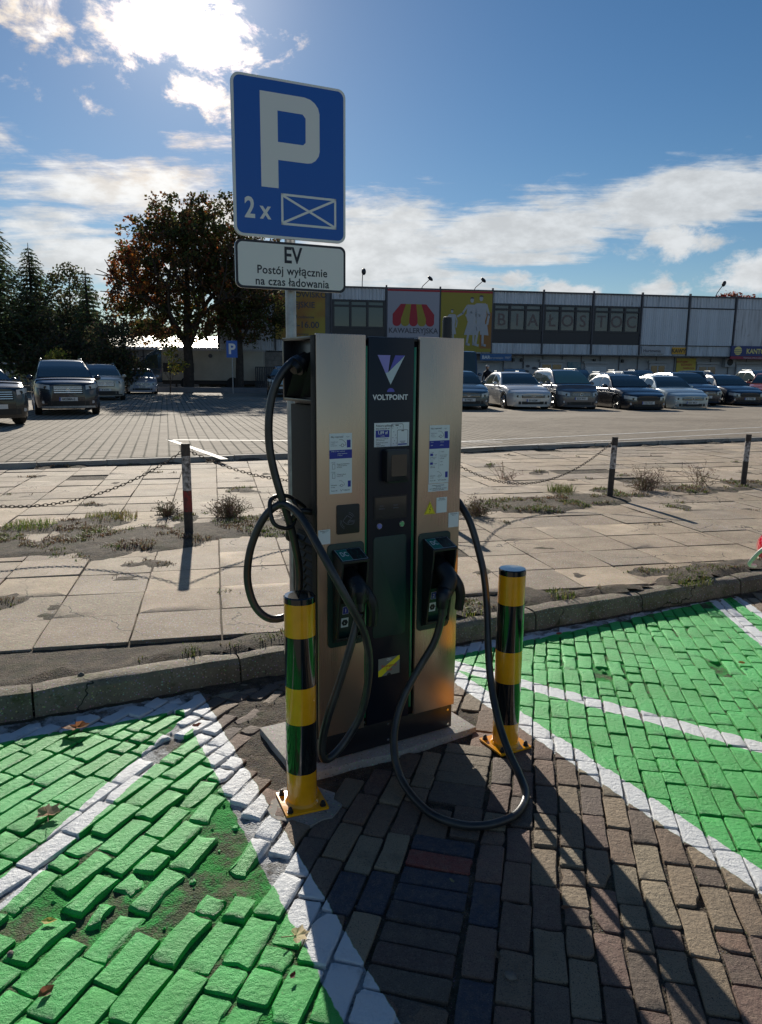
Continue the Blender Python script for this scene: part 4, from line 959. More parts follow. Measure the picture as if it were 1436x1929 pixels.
# ================================================================== fallen leaves, stones, weeds
def maple(name, label, x, y, z, size, rz, c, curl=.25, tilt=(0, 0), cat='leaf', simple=False, seed=1):
    r = random.Random(seed); out = []
    if simple: base = [(0, 1.), (25, .62), (70, .42), (120, .5), (180, .7), (240, .5), (290, .42), (335, .62)]
    else: base = [(90, 1.0), (99, .72), (108, .66), (120, .74), (138, .95), (146, .72), (157, .62), (172, .68), (188, .80), (198, .58), (222, .50), (262, .16), (270, .10), (278, .16), (318, .50), (342, .58), (352, .80), (8, .68), (23, .62), (34, .72), (42, .95), (60, .74), (72, .66), (81, .72)]
    pts = [(size * q * r.uniform(.9, 1.1) * math.cos(R(a)), size * q * r.uniform(.9, 1.1) * math.sin(R(a))) for a, q in base]
    b = MB(); n = len(pts); vs = [(0, 0, 0)]
    for k in (.5, 1.): vs += [(u * k, v * k, curl * size * (k ** 2) * (.35 + .4 * math.sin(7 * i) * r.random()) + r.uniform(0, .04) * size) for i, (u, v) in enumerate(pts)]
    fs = [(0, 1 + i, 1 + (i + 1) % n) for i in range(n)] + [(1 + i, 1 + n + i, 1 + n + (i + 1) % n, 1 + (i + 1) % n) for i in range(n)]
    b.tint = c; b.add(vs, fs)
    if not simple: b.tint = tuple(v * .6 for v in c); b.tube([(0, 0, .002), (0, -size * .5, .004), (size * .08, -size * 1.1, .012)], .0016, 5)
    o = b.build(name, 'leaf', None, (x, y, z), (tilt[0], tilt[1], rz), tint=True); tag(o, label, cat)
maple('maple_leaf', 'curled brown maple leaf lying on the white line of the left bay', -1.195, 2.44, .012, .056, R(20), (.40, .25, .19), .45, (.05, -.1), seed=3)
maple('maple_leaf', 'pale yellow maple leaf on the edge of the green and white paint', -.232, 1.865, .010, .040, R(-70), (.75, .58, .34), .25, (0, .05), seed=5)
maple('maple_leaf', 'rust brown maple leaf against the kerb at the far left', -1.36, 3.09, .02, .075, R(200), (.34, .15, .07), .4, (.15, 0), seed=7)
maple('fallen_leaf', 'narrow yellow leaf in the broken part of the left bay', -.967, 1.92, .004, .028, R(10), (.62, .42, .12), .3, simple=True, seed=8)
maple('fallen_leaf', 'small pale leaf on the blue crosswise bricks', .236, 2.100, .012, .015, R(120), (.40, .36, .18), .5, simple=True, seed=9)
maple('fallen_leaf', 'small dark red leaf on the lowest green bricks beside the white line', -.225, 1.715, .014, .016, R(70), (.12, .03, .03), .6, simple=True, seed=10)
maple('fallen_leaf', 'curled red brown leaf between bricks at the bottom left corner', -.86, 1.66, .006, .028, R(60), (.26, .10, .06), .7, simple=True, seed=11)
maple('fallen_leaf', 'brown oval leaf on the bricks at the lower right', .565, 1.985, .012, .017, R(5), (.22, .12, .07), .4, simple=True, seed=12)
maple('fallen_leaf', 'dull tan leaf in the shade right of the blue bricks', .335, 1.80, .006, .022, R(100), (.20, .14, .09), .4, simple=True, seed=13)
maple('fallen_leaf', 'small red leaf on the white strip at the foot of the right kerb', 1.10, 4.36, .02, .03, R(30), (.45, .08, .05), .4, simple=True, seed=14)
maple('fallen_leaf', 'dark leaf beside a broken brick below the left kerb', -.83, 3.13, .012, .028, R(40), (.15, .06, .045), .7, simple=True, seed=15)
maple('fallen_leaf', 'orange leaf on the green bay near the right frame edge', 2.02, 3.93, .014, .028, R(10), (.42, .20, .07), .4, simple=True, seed=16)
maple('fallen_leaf', 'brown leaf on the bricks by the shaded right kerb', 2.55, 5.16, .015, .045, R(80), (.16, .09, .06), .4, simple=True, seed=17)

def rock(x, y, z, s, label, seed):
    r = random.Random(seed); b = MB(); b.ball((0, 0, 0), s, 9, 6, (1, .8, .62)); b.v = [(p[0] * r.uniform(.82, 1.1), p[1] * r.uniform(.82, 1.1), p[2] * r.uniform(.85, 1.1)) for p in b.v]
    tag(b.build('stone', 'stone', None, (x, y, z), (0, 0, r.uniform(0, 6)), smooth='auto'), label, 'stone')
rock(-1.462, 3.425, .130, .018, 'dark fist sized stone on the soil behind the left kerb', 1); rock(-.36, 3.07, .03, .03, 'grey stone beside the corner of the charger slab', 2)
rock(.36, 1.735, .004, .018, 'flat pale pebble on the shaded bricks', 3); rock(-1.02, 1.80, .0, .012, 'small dark pebble in the broken green bay', 4)
b = MB(); pr = random.Random(8)
for _ in range(2600):
    x, y = pr.uniform(-2.4, 3), pr.uniform(1.3, 5.6)
    if tco(x, y) > 3.58 or in_slab(x, y): continue
    if pr.random() > worn(x, y) * .9 + .10: continue
    s_ = pr.uniform(.0015, .0075) * (1.6 if pr.random() < .08 else 1); z = bed_z(x, y) + s_ * .3; a = pr.uniform(0, 6)
    k = len(b.v); c_, q_ = math.cos(a) * s_, math.sin(a) * s_; b.tint = pr.choice([(.2, .17, .13), (.12, .1, .08), (.3, .26, .2)])
    b.add([(x + c_, y + q_, z), (x - q_, y + c_, z), (x - c_, y - q_ * .8, z), (x + q_, y - c_, z), (x, y, z + s_ * .8), (x, y, z - s_)], [(0, 1, 4), (1, 2, 4), (2, 3, 4), (3, 0, 4), (1, 0, 5), (2, 1, 5), (3, 2, 5), (0, 3, 5)])
tag(b.build('gravel', 'brick', tint=True), 'loose grit and brick crumbs scattered over the bays', kind='stuff')

def blades(b, x, y, z, n, rad, h, cols, r, w=.0022, spread=.7):
    for _ in range(n):
        a, d = r.uniform(0, 6.3), rad * math.sqrt(r.random()); px, py = x + d * math.cos(a), y + d * math.sin(a); hh = h * r.uniform(.4, 1.1); a2 = r.uniform(0, 6.3); l = hh * spread * r.uniform(.2, 1.1); wx, wy = math.cos(a2 + 1.57) * w, math.sin(a2 + 1.57) * w
        b.tint = tuple(c * r.uniform(.75, 1.25) for c in r.choice(cols)); mx, my = px + math.cos(a2) * l * .35, py + math.sin(a2) * l * .35
        b.add([(px - wx, py - wy, z), (px + wx, py + wy, z), (mx + wx * .8, my + wy * .8, z + hh * .65), (mx - wx * .8, my - wy * .8, z + hh * .65), (px + math.cos(a2) * l, py + math.sin(a2) * l, z + hh * .9)], [(0, 1, 2, 3), (3, 2, 4)])
gr = random.Random(12); GREENS = [(.10, .14, .025), (.16, .19, .04), (.07, .10, .02), (.22, .21, .07)]; DRY = [(.20, .14, .07), (.14, .09, .05), (.26, .20, .11), (.12, .07, .05)]
b = MB(); cnt = 0
for _ in range(150000):
    x, y = gr.uniform(-6, 8), gr.uniform(3.6, 14)
    if tco(x, y) < 3.76 or bco(x, y) > -.02 or abs(x) > .58 * y + .3: continue
    w_ = weedy(x, y); n_ = fbm(x * 1.9, y * 1.9, 11., 5)
    if w_ + n_ * .75 + fbm(x * 7, y * 7, 3.) * .3 < .40 + gr.random() * .35: continue
    if gr.random() > 1.2 - y / 14: continue
    green = fbm(x * .9, y * .9, 6.) > -.05 or tco(x, y) < 4.6
    if fbm(x * 2.6, y * 2.6, 8.) < -.05 + .25 * gr.random(): continue
    blades(b, x, y, walk_z(x, y) - .004, 5, .035, .024 + .012 * (y > 6), GREENS if green and gr.random() < .7 else DRY, gr, w=.0016 + y * .0003, spread=1.2); cnt += 1
tag(b.build('grass', 'grass', tint=True), 'low grass and moss growing in the joints of the sidewalk', kind='stuff')
def tuft(x, y, n, rad, h, cols, name, label, grp=None, z=.12):
    q = MB(); blades(q, 0, 0, 0, n, rad, h, cols, gr, w=.0028, spread=.9); tag(q.build(name, 'grass', None, (x, y, z), tint=True), label, 'weed', grp)
tuft(-2.72, 7.35, 380, .26, .075, [(.26, .24, .04), (.12, .15, .03), (.20, .13, .06)], 'weed_tuft', 'yellowing weed clump on the soil left of the red banded post')
tuft(-3.35, 6.95, 380, .24, .06, [(.22, .26, .05), (.12, .17, .03)], 'weed_tuft', 'bright green low weed clump at the left frame edge')
tuft(-1.0, 4.05 - .33, 60, .05, .05, GREENS, 'weed_tuft', 'small pale green weed growing in the left kerb joint')
tuft(1.22, 4.83, 160, .10, .05, GREENS + [(.30, .27, .10)], 'weed_tuft', 'weed clump on the kerb just right of the far bollard')
tuft(.50, 4.50, 200, .16, .05, [(.22, .24, .05), (.28, .27, .09)], 'weed_tuft', 'yellow green moss clump between charger and kerb')
tuft(2.25, 5.22, 260, .16, .05, GREENS, 'weed_tuft', 'dark green grass clump on the right kerb')
tuft(2.28, 9.3, 220, .17, .13, GREENS, 'weed_tuft', 'round grass clump left of the leaning post')
def dry_bush(x, y, s_, n, label):
    r = random.Random(int(x * 100) + n); q = MB()
    for _ in range(n):
        a = r.uniform(0, 6.3); l = s_ * r.uniform(.4, 1.); el = r.uniform(.35, 1.45); p = Vector((r.gauss(0, s_ * .15), r.gauss(0, s_ * .15), 0)); d = Vector((math.cos(a) * math.cos(el), math.sin(a) * math.cos(el), math.sin(el))); q.tint = tuple(c * r.uniform(.7, 1.3) for c in r.choice(DRY[:3]))
        e = p + d * l + Vector((0, 0, -.1 * l)); q.tube([p, (p + e) / 2 + Vector((0, 0, l * .08)), e], [.0030, .0024, .0012], 3, caps=False)
        for k in range(5):
            t = r.uniform(.35, 1); m_ = p.lerp(e, t); d2 = Vector((r.gauss(0, 1), r.gauss(0, 1), abs(r.gauss(0, .8)))).normalized(); q.tube([m_, m_ + d2 * l * .22], [.0016, .0012], 3, caps=False)
            if r.random() < .7: c_ = m_ + d2 * l * .2; q.ball(tuple(c_), .006, 4, 3)
    tag(q.build('dry_bush', 'dry', None, (x, y, .11), tint=True), label, 'dry weed')
dry_bush(3.42, 9.5, .42, 90, 'dry brown weed bush right of the leaning chain post'); dry_bush(-1.55, 7.45, .30, 110, 'reddish dry weed bush behind the red banded post'); dry_bush(-.95, 7.75, .30, 110, 'dry weed patch just left of the charger'); dry_bush(1.0, 7.65, .26, 70, 'dry weed with yellow leaves just right of the charger')
dry_bush(4.35, 10.0, .40, 26, 'thin dry stems left of the far right post'); dry_bush(1.75, 10.3, .34, 22, 'sparse dry stalks below the sagging right chain'); dry_bush(-2.2, 7.5, .22, 60, 'low dry weed left of the red banded post')
# ================================================================== cars
_paint = {}
def car_paint(c, rough=.22):
    if c not in _paint: _paint[c] = material('car paint', c, rough, .15, coat=.7, coatrough=.04)
    return _paint[c]
LZ = .20
def lerp_tab(tab, x):
    if x <= tab[0][0]: return tab[0][1]
    for (a, u), (b, v) in zip(tab, tab[1:]):
        if x <= b: return u + (v - u) * (x - a) / (b - a)
    return tab[-1][1]
TYPES = {  # L, W, H, hood z at nose, cowl x, cowl z, belt z, roof front x, roof rear x, rear glass foot x, deck z, wheel r, clearance
    'sedan': (4.78, 1.84, 1.46, .66, .92, .95, .94, .22, -1.05, -1.78, 1.02, .33, .17),
    'wagon': (4.75, 1.83, 1.48, .68, .95, .96, .95, .25, -1.90, -2.24, 1.0, .33, .17),
    'hatch': (4.15, 1.74, 1.45, .70, .98, .97, .95, .35, -1.45, -1.92, .98, .32, .17),
    'mpv': (4.22, 1.77, 1.60, .76, 1.22, 1.02, 1.0, .42, -1.62, -1.98, 1.02, .33, .18),
    'suv': (4.70, 1.89, 1.69, .95, 1.22, 1.12, 1.07, .22, -1.72, -2.20, 1.10, .38, .24),
    'van': (5.30, 1.98, 2.45, 1.02, 1.80, 1.25, 1.20, 1.05, -2.58, -2.62, 1.2, .36, .22)}


def car(typ, x, y, heading, colour, label, plate=None, k=1.0, glass='cglass', grille='trim', rims='rim', badge=None, rails=False, detail=2, z=LZ, grp=None, lower=None):
    L, W, H, zn, xc, zc, zb, xr, xq, xg, zd, wr, cl = TYPES[typ]; hw = W / 2; P = car_paint(colour)
    t = thing('parked_' + {'suv': 'suv', 'van': 'van'}.get(typ, 'car'), label, 'van' if typ == 'van' else 'car', (x, y, z), heading - math.pi / 2 + math.pi, grp or 'vehicles parked on the car park'); t.scale = (k, k, k)
    # car's own axes: +x forward; the object is turned so that +x points along heading
    t.rotation_euler = (0, 0, heading)
    xf, xb = L / 2, -L / 2; wf, wb = xf - .88, xb + .84
    if typ == 'hatch' or typ == 'mpv': wf, wb = xf - .80, xb + .74
    wt = [(xb, .74), (xb + .05, .86), (xb + .16, .935), (xb + .45, .985), (xb + .9, 1), (xf - 1.0, 1), (xf - .5, .975), (xf - .22, .90), (xf - .10, .80), (xf - .03, .66), (xf, .50)]
    top = [(xb, zd - .10), (xb + .06, zd - .02), (xb + .22, zd), (xg, zd), (xg + .3, zb), (xc - .25, zb), (xc, zc - .02), (xc + .3, zc - .02), ((xc + xf) / 2, (zc + zn) / 2 + .055), (xf - .35, zn + .07), (xf - .10, zn + .015), (xf, zn - .045)]
    def lean(x_, z_): return x_ - (max(0, z_ - .55) * .10 if x_ > 0 else -max(0, z_ - .7) * .05) * (1 if abs(x_) > L / 2 - .5 else 0) - (.05 * max(0, .42 - z_) if x_ > xf - .3 else 0)
    xs = sorted(set([xb, xb + .05, xb + .16, xb + .3, xf, xf - .03, xf - .10, xf - .22, xf - .35, xf - .5, xc, xg, xc - .25, (xc + xf) / 2, 0., -.6, .5, (xc - .25 + .5) / 2] + [c + wr * 1.16 * math.cos(R(a)) for c in (wf, wb) for a in (0, 14, 30, 50, 70, 90, 110, 130, 150, 166, 180)]))
    def arch(x_):
        z_ = cl
        for c in (wf, wb):
            d = abs(x_ - c); rr = wr * 1.16
            if d <= rr: z_ = max(z_, wr + math.sqrt(max(0, rr * rr - d * d)))
        return z_
    def half_w(x_, z_):
        w = hw * lerp_tab(wt, x_); zt = lerp_tab(top, x_); f = (z_ - cl) / max(.1, zt - cl)
        w *= 1 - .035 * max(0, (.35 - f) / .35) - .07 * max(0, (f - .62) / .38) ** 1.6
        for c in (wf, wb):        # flared arches
            w += .012 * math.exp(-((x_ - c) / .42) ** 2) * math.exp(-((z_ - .5) / .25) ** 2)
        return w
    b = MB(); rings = []
    for x_ in xs:
        zt = lerp_tab(top, x_); zb_ = arch(x_); pts = [(half_w(x_, cl) * .93, zb_ if zb_ > cl + .01 else cl - .03)]
        for z_ in (cl, .36, .5, .62, zt - .20, zt - .10, zt - .035): z2 = min(max(z_, zb_), zt - .03); pts.append((half_w(x_, z2), z2))
        w = pts[-1][0]; pts += [(w * .95, zt), (w * .80, zt + .015), (w * .42, zt + .030), (0, zt + .034)]
        ring = [(lean(x_, z_), w_, z_) for w_, z_ in pts] + [(lean(x_, z_), -w_, z_) for w_, z_ in pts[-2::-1]]
        rings.append(ring)
    m = len(rings[0]); vs = [p for r_ in rings for p in r_]
    fs = [(i * m + j, (i + 1) * m + j, (i + 1) * m + j + 1, i * m + j + 1) for i in range(len(rings) - 1) for j in range(m - 1)] + [tuple(range(m)), tuple(range((len(rings) - 1) * m + m - 1, (len(rings) - 1) * m - 1, -1))]
    b.add(vs, [f[::-1] for f in fs]); body = b.build('body', P, t, smooth='auto')
    b = MB(); b.box(xb + .12, xf - .14, -hw * .80, hw * .80, cl - .02, .62); b.build('underbody', 'trim', t)
    # cabin
    xcow = xc + .02
    roof = [(xg - .02, zb - .01), (xg + (xq - xg) * .5, zb + (H - zb) * .56), (xq, H - .055), (xq + .25, H - .018), ((xr + xq) / 2, H), (xr - .25, H - .012), (xr, H - .05), ((xr + xcow) / 2, (H - .05 + zc) / 2 + .045), (xcow, zc - .01)]
    if typ in ('wagon', 'van'): roof[1] = (xg + (xq - xg) * .5, zb + (H - zb) * .62)
    rz = lambda x_: lerp_tab(roof, x_)
    wbelt = hw * .925; wtop = hw * (.69 if typ != 'van' else .86)
    def cab(x_, tt, out=0.):
        zr = rz(x_); h = zr - (zb - .03); fr = h / (H - zb + .03); wt_ = wbelt + (wtop - wbelt) * fr
        zz = zb - .03 + (h - .05 * fr) * tt; ww = wbelt + (wt_ - wbelt) * tt + .02 * math.sin(math.pi * tt) * fr
        ww *= 1 - .04 * max(0, (abs(x_ + .3) - 1.0)) 
        return ww + out, zz
    cx = sorted(set([p[0] for p in roof] + [xr + .1, xr - .1, xq + .1, (xr + xq) / 2 + .4, (xr + xq) / 2 - .4, (xr + xcow) / 2 + .18, (xr + xcow) / 2 - .18]))
    rings = []
    for x_ in cx:
        zr = rz(x_); e = [cab(x_, q_) for q_ in (0, .25, .5, .75, 1.)]; w_ = e[-1][0]
        pts = e + [(w_ * .955, zr - .018), (w_ * .85, zr - .004), (w_ * .5, zr + .008), (0, zr + .012)]
        rings.append([(x_, a, c) for a, c in pts] + [(x_, -a, c) for a, c in pts[-2::-1]])
    m = len(rings[0]); b = MB(); b.add([p for r_ in rings for p in r_], [(i * m + j, i * m + j + 1, (i + 1) * m + j + 1, (i + 1) * m + j) for i in range(len(rings) - 1) for j in range(m - 1)])
    b.build('roof', P, t, smooth='auto')
    # glazing, 5 mm proud of the shell
    def pane(x0, x1, t0, t1, sgn, name='side_window'):
        b = MB(); n = 8; vs = []
        for i in range(n + 1):
            x_ = x0 + (x1 - x0) * i / n
            for q_ in (t0, (t0 + t1) / 2, t1): w_, z_ = cab(x_, q_, .005); vs.append((x_, sgn * w_, z_))
        b.add(vs, [(i * 3 + j, i * 3 + j + 1, (i + 1) * 3 + j + 1, (i + 1) * 3 + j) for i in range(n) for j in range(2)]); b.build(name, glass if glass != 'cgreen' else 'cglass', t, smooth=True)
    def screen_(xa, xb_, name, mt):
        b = MB(); n = 6; vs = []
        for i in range(n + 1):
            x_ = xa + (xb_ - xa) * i / n; w_ = cab(x_, 1.)[0]; zr = rz(x_)
            for q_ in (-.93, -.80, -.45, 0, .45, .80, .93): vs.append((x_ + (.004 if xa > 0 else -.004), w_ * q_, zr + .006 + .012 * (1 - abs(q_) ** 2)))
        b.add(vs, [(i * 7 + j, i * 7 + j + 1, (i + 1) * 7 + j + 1, (i + 1) * 7 + j) for i in range(n) for j in range(6)]); b.build(name, mt, t, smooth=True)
    screen_(xcow - .05, xr + .04, 'windscreen', glass); screen_(xg + .06, xq - .03, 'rear_window', 'cglass')
    mid = (xr + xq) / 2 + .15
    for sg_ in (1, -1):
        pane(xcow - .42 if typ != 'mpv' else xcow - .55, mid + .03, .14, .90, sg_)
        if typ != 'van':
            pane(mid - .04, mid - .88, .14, .90, sg_)
            if typ in ('wagon', 'suv', 'mpv', 'sedan', 'hatch'): pane(mid - .95, xq - (.02 if typ == 'sedan' else .15) if typ != 'sedan' else xq - .28, .16, .86, sg_)
        # wheels
        for c in (wf, wb):
            yo = sg_ * (hw - .115); w = link('wheel', MB().tube([(0, -.10, 0), (0, -.102, 0), (0, -.085, 0), (0, .085, 0), (0, .102, 0), (0, .10, 0)], [wr * .62, wr * .95, wr, wr, wr * .95, wr * .62], 28).mesh(smooth='auto'), t, (c, yo, wr), (0, 0, 0), 'tyre')
            b = MB(); s2 = sg_; b.cyl((0, s2 * .06, 0), (0, s2 * .088, 0), wr * .64, wr * .60, 28); b.build('rim_barrel', 'trim', w, smooth='auto')
            b = MB(); ns = 5 if detail > 1 else 6
            for q_ in range(ns * 2):
                a = 2 * math.pi * (q_ // 2) / ns + (.16 if q_ % 2 else -.16); b.tube([(wr * .10 * math.cos(a), s2 * .094, wr * .10 * math.sin(a)), (wr * .60 * math.cos(a), s2 * .098, wr * .60 * math.sin(a))], [.020, .026], 6)
            b.tube([(wr * .62 * math.cos(2 * math.pi * i / 24), s2 * .096, wr * .62 * math.sin(2 * math.pi * i / 24)) for i in range(24)], .014, 6, closed=True); b.cyl((0, s2 * .09, 0), (0, s2 * .105, 0), .055, n=10); b.build('rim', rims, w, smooth='auto')
        # mirror
        mx = xcow - .38; b = MB(); w_, z_ = cab(mx, .12); b.ball((mx, sg_ * (w_ + .13), z_ + .05), .11, 10, 7, (.55, 1.0, .72)); b.box(mx - .02, mx + .03, min(sg_ * w_, sg_ * (w_ + .08)), max(sg_ * w_, sg_ * (w_ + .08)), z_, z_ + .035); b.build('mirror', P if detail > 1 else 'trim', t, smooth='auto')
        if detail > 1:
            for hx in (mid + .12, mid - .72):
                z_ = zb - .12; b = MB(); yy = half_w(hx, z_) + .008; b.box(hx - .09, hx + .09, min(sg_ * yy, sg_ * (yy + .02)), max(sg_ * yy, sg_ * (yy + .02)), z_, z_ + .03); b.build('door_handle', P, t)
            for hx in (mid - .01, xcow - .20):
                b = MB(); vs = []
                for z_ in (cl + .03, .5, .7, zb - .06): yy = half_w(hx, z_) + .001; vs += [(hx - .004, sg_ * yy, z_), (hx + .004, sg_ * yy, z_)]
                b.add(vs, [(0, 1, 3, 2), (2, 3, 5, 4), (4, 5, 7, 6)]); b.build('door_gap', 'void', t)
        if rails: MB().tube([(xq + .2, sg_ * wtop * .93, H - .03), (xq + .35, sg_ * wtop * .93, H + .035), (xr - .35, sg_ * wtop * .93, H + .035), (xr - .15, sg_ * wtop * .93, H - .04)], .014, 6).build('roof_rail', 'steel', t, smooth=True)
    # pieces on the nose, wrapped round it
    inv = sorted([(hw * w_, x_) for x_, w_ in wt if x_ > 0])
    def xnose(yy, z_): return lean(lerp_tab(inv, abs(yy)), z_)
    inr = sorted([(hw * w_, x_) for x_, w_ in wt if x_ < 0])
    def xtail(yy, z_): return lerp_tab(inr, abs(yy))
    def wrap(name, y0, y1, z0, z1, mt, out=.008, fn=xnose, zt0=None, zt1=None, parent=None, n=6, sgnx=1):
        b = MB(); vs = []; zt0 = z1 if zt0 is None else zt0
        for i in range(n + 1):
            yy = y0 + (y1 - y0) * i / n; q_ = i / n; za = z0 + ((zt1 if zt1 is not None else z0) - z0) * q_; zb2 = z1 + (zt0 - z1) * q_
            for z_ in (za, (za + zb2) / 2, zb2): vs.append((fn(yy, z_) + sgnx * out, yy * (1 + .004), z_))
        b.add(vs, [(i * 3 + j, i * 3 + j + 1, (i + 1) * 3 + j + 1, (i + 1) * 3 + j) for i in range(n) for j in range(2)]); return b.build(name, mt, parent or t, smooth=True)
    gw = hw * (.50 if typ in ('van', 'sedan', 'wagon') else .44); big = typ in ('suv', 'van')
    zg1 = zn - (.07 if not big else .06); zg0 = zg1 - (.11 if not big else .24)
    gl = wrap('grille', -gw, gw, zg0, zg1, grille, .010)
    if grille != 'none':
        nb = 4 if big else 2
        for i in range(nb): zz = zg0 + (zg1 - zg0) * (i + .7) / (nb + .4); wrap('grille_bar', -gw * .95, gw * .95, zz, zz + (.016 if big else .008), 'chrome' if big or badge else 'rimd', .016, parent=gl)
    wrap('lower_intake', -hw * .62, hw * .62, cl + .06, cl + (.17 if not big else .20), 'trim', .007)
    for sg_ in (1, -1):
        h0 = zg1 - (.13 if not big else .12)
        hl = wrap('headlight', sg_ * hw * .53, sg_ * hw * .93, h0 + .01, zg1 + .02, 'lamp', .010, zt0=zg1 + .075, zt1=h0 + .08)
        cyy = sg_ * hw * .66; MB().cyl((xnose(cyy, h0 + .07) - .02, cyy, h0 + .075), (xnose(cyy, h0 + .07) + .013, cyy, h0 + .075), .045, n=12).build('reflector', 'rimd', hl)
        if detail > 1: cyy = sg_ * hw * .74; MB().cyl((xnose(cyy, .36) - .02, cyy, cl + .17), (xnose(cyy, .36) + .010, cyy, cl + .17), .045, n=12).build('fog_light', 'lamp', t)
        wrap('tail_lamp', sg_ * hw * .60, sg_ * hw * .92, zd - .26, zd - .06, 'tail', .010, fn=xtail, sgnx=-1)
    if lower: wrap('bumper_trim', -hw * .80, hw * .80, cl + .0, cl + .055, lower, .014)
    zp = zg0 - .15 if not big else zg0 - .20
    pl = MB().box(xnose(0, zp) + .012, xnose(0, zp) + .020, -.26, .26, zp - .005, zp + .107).build('number_plate', 'plate', t)
    if plate:
        b = MB(); vs, fs = text2d(plate, .098, .018, 'CENTER', .88); b.add([(xnose(0, zp) + .0215, u, v + zp + .018) for u, v in vs], fs); b.build('lettering', 'ink', pl)
        MB().box(xnose(0, zp) + .0202, xnose(0, zp) + .0212, -.258, -.222, zp - .002, zp + .104).build('plate_band', 'blue', pl)
    if badge:
        zz = (zg0 + zg1) / 2; xx = xnose(0, zz) + .022; r_ = .055; b = MB()
        if badge == 'oval': b.tube([(xx, .078 * math.cos(2 * math.pi * i / 20), zz + .034 * math.sin(2 * math.pi * i / 20)) for i in range(20)], .006, 5, closed=True)
        else: b.tube([(xx, r_ * math.cos(2 * math.pi * i / 20), zz + r_ * math.sin(2 * math.pi * i / 20)) for i in range(20)], .006, 5, closed=True)
        f2 = {'vw': [[(-.020, .045), (0, .008), (.020, .045)], [(-.045, .022), (-.020, -.040), (0, -.002), (.020, -.040), (.045, .022)]], 'h': [[(-.030, .024), (-.034, -.024)], [(.034, .024), (.030, -.024)], [(-.032, -.006), (.032, .006)]], 'star': [[(0, 0), (0, .05)], [(0, 0), (.043, -.025)], [(0, 0), (-.043, -.025)]], 'oval': [[(-.03, 0), (.03, 0)]], 'round': [[(-.03, 0), (.03, 0)], [(0, -.03), (0, .03)], ], 'tt': [[(-.03, .02), (.03, .02)], [(0, .02), (0, -.03)]]}[badge]
        for pl_ in f2: b.tube([(xx, u, zz + v) for u, v in pl_], .005, 4)
        b.build('badge', 'chrome', t)
    return t


HD = lambda deg: R(deg - 90)       # 0 = nose towards the camera (-y); positive turns the nose to +x
TEAL, SILV, GREY, BLACKP, PSILV, BLU, BEIGE = (.055, .085, .10), (.62, .61, .59), (.12, .12, .13), (.016, .018, .024), (.42, .50, .52), (.025, .035, .06), (.52, .48, .40)
car('sedan', 3.05, 30.6, HD(5), TEAL, 'dark teal sedan half hidden by the right edge of the charger', 'BI 998JX', badge='oval')
car('sedan', 5.45, 31.3, HD(9), SILV, 'silver sedan with black grille, second in the front row', 'BI 6652M', badge='oval', z=.17)
car('mpv', 7.5, 31.5, HD(8), GREY, 'dark grey compact people carrier with green sky reflection painted on windscreen', 'BZA 9F47', glass='cgreen', badge='vw', rails=True, z=.14)
car('sedan', 10.0, 31.6, HD(9), BLACKP, 'black sedan with dark alloy wheels in the front row', 'WSI PH37', rims='rimd', z=.10)
car('sedan', 12.3, 33.0, HD(9), PSILV, 'pale silver blue sedan with chrome nose trim in the front row', 'BZA 48CY', badge='vw', lower='chrome', z=.07)
car('wagon', 14.3, 35.9, HD(4), BLU, 'dark blue car with star badge tucked behind the pale silver sedan', 'BI 7130G', badge='star')
car('sedan', 16.6, 36.8, HD(6), (.018, .022, .035), 'dark navy sedan with black wheels at the right end of the row', 'EL 5CY86', rims='rimd', z=.13)
car('wagon', 19.3, 37.5, HD(-30), (.40, .10, .05), 'orange red estate car cut by the right frame edge')
car('suv', -10.5, 24.8, HD(26), (.016, .020, .032), 'dark navy off-road car with wide chrome grille facing the camera', '4433MA-5', badge='h', rails=True, lower='steel', k=1.0)
car('suv', -13.4, 36.0, HD(24), BEIGE, 'beige off-road car parked behind the dark navy one', 'BI 4107K', badge='tt', rails=True, k=.97, lower='trim')
car('hatch', -14.4, 45.0, HD(20), (.33, .37, .45), 'light blue silver hatchback, farthest in the left row', 'BI 2208F', badge='vw')
car('suv', -10.9, 19.6, HD(46), (.010, .014, .018), 'black car cut by the left frame edge, only its nose showing', rails=True, k=.97)
van = car('van', 3.9, 39.0, HD(-3), (.05, .08, .13), 'tall dark blue van behind the teal sedan', None)
rear = [('wagon', 6.55, 39.5, (.62, .62, .60), 'white estate car roof behind the silver sedan'), ('suv', 8.15, 46.8, (.015, .016, .02), 'black car in the back row between silver sedan and grey people carrier'), ('wagon', 8.95, 37.0, (.05, .06, .075), 'dark estate car directly behind the grey people carrier'),
        ('suv', 11.9, 46.5, (.014, .015, .018), 'black car in the back row behind the black sedan'), ('wagon', 11.3, 37.3, (.60, .62, .62), 'white estate car between the grey people carrier and black sedan'), ('mpv', 13.25, 41.5, (.42, .43, .42), 'silver car behind the pale silver blue sedan'),
        ('suv', 16.2, 47.5, (.05, .055, .06), 'dark grey car in the back row in front of the yellow poster'), ('hatch', 15.3, 41.3, (.30, .34, .38), 'grey blue hatchback two rows behind the star badge car'), ('mpv', 18.6, 44.3, (.03, .035, .04), 'dark car in the back row below the air conditioner'), ('suv', 21.4, 42.6, (.02, .02, .022), 'dark car at the right frame edge in the second row')]
for ty, x_, y_, c_, lb in rear: car(ty, x_, y_, HD(-3 + random.uniform(-3, 3)), c_, lb, detail=1, rails=(ty != 'hatch'), k=.97)
car('suv', 16.2, 39.2, HD(150), (.02, .022, .028), 'dark off-road car facing away with red tail lamp', detail=1, k=.93)
car('suv', -5.35, 42.5, HD(2), (.010, .010, .012), 'black boxy car left of the charger beside the block wall', detail=1)
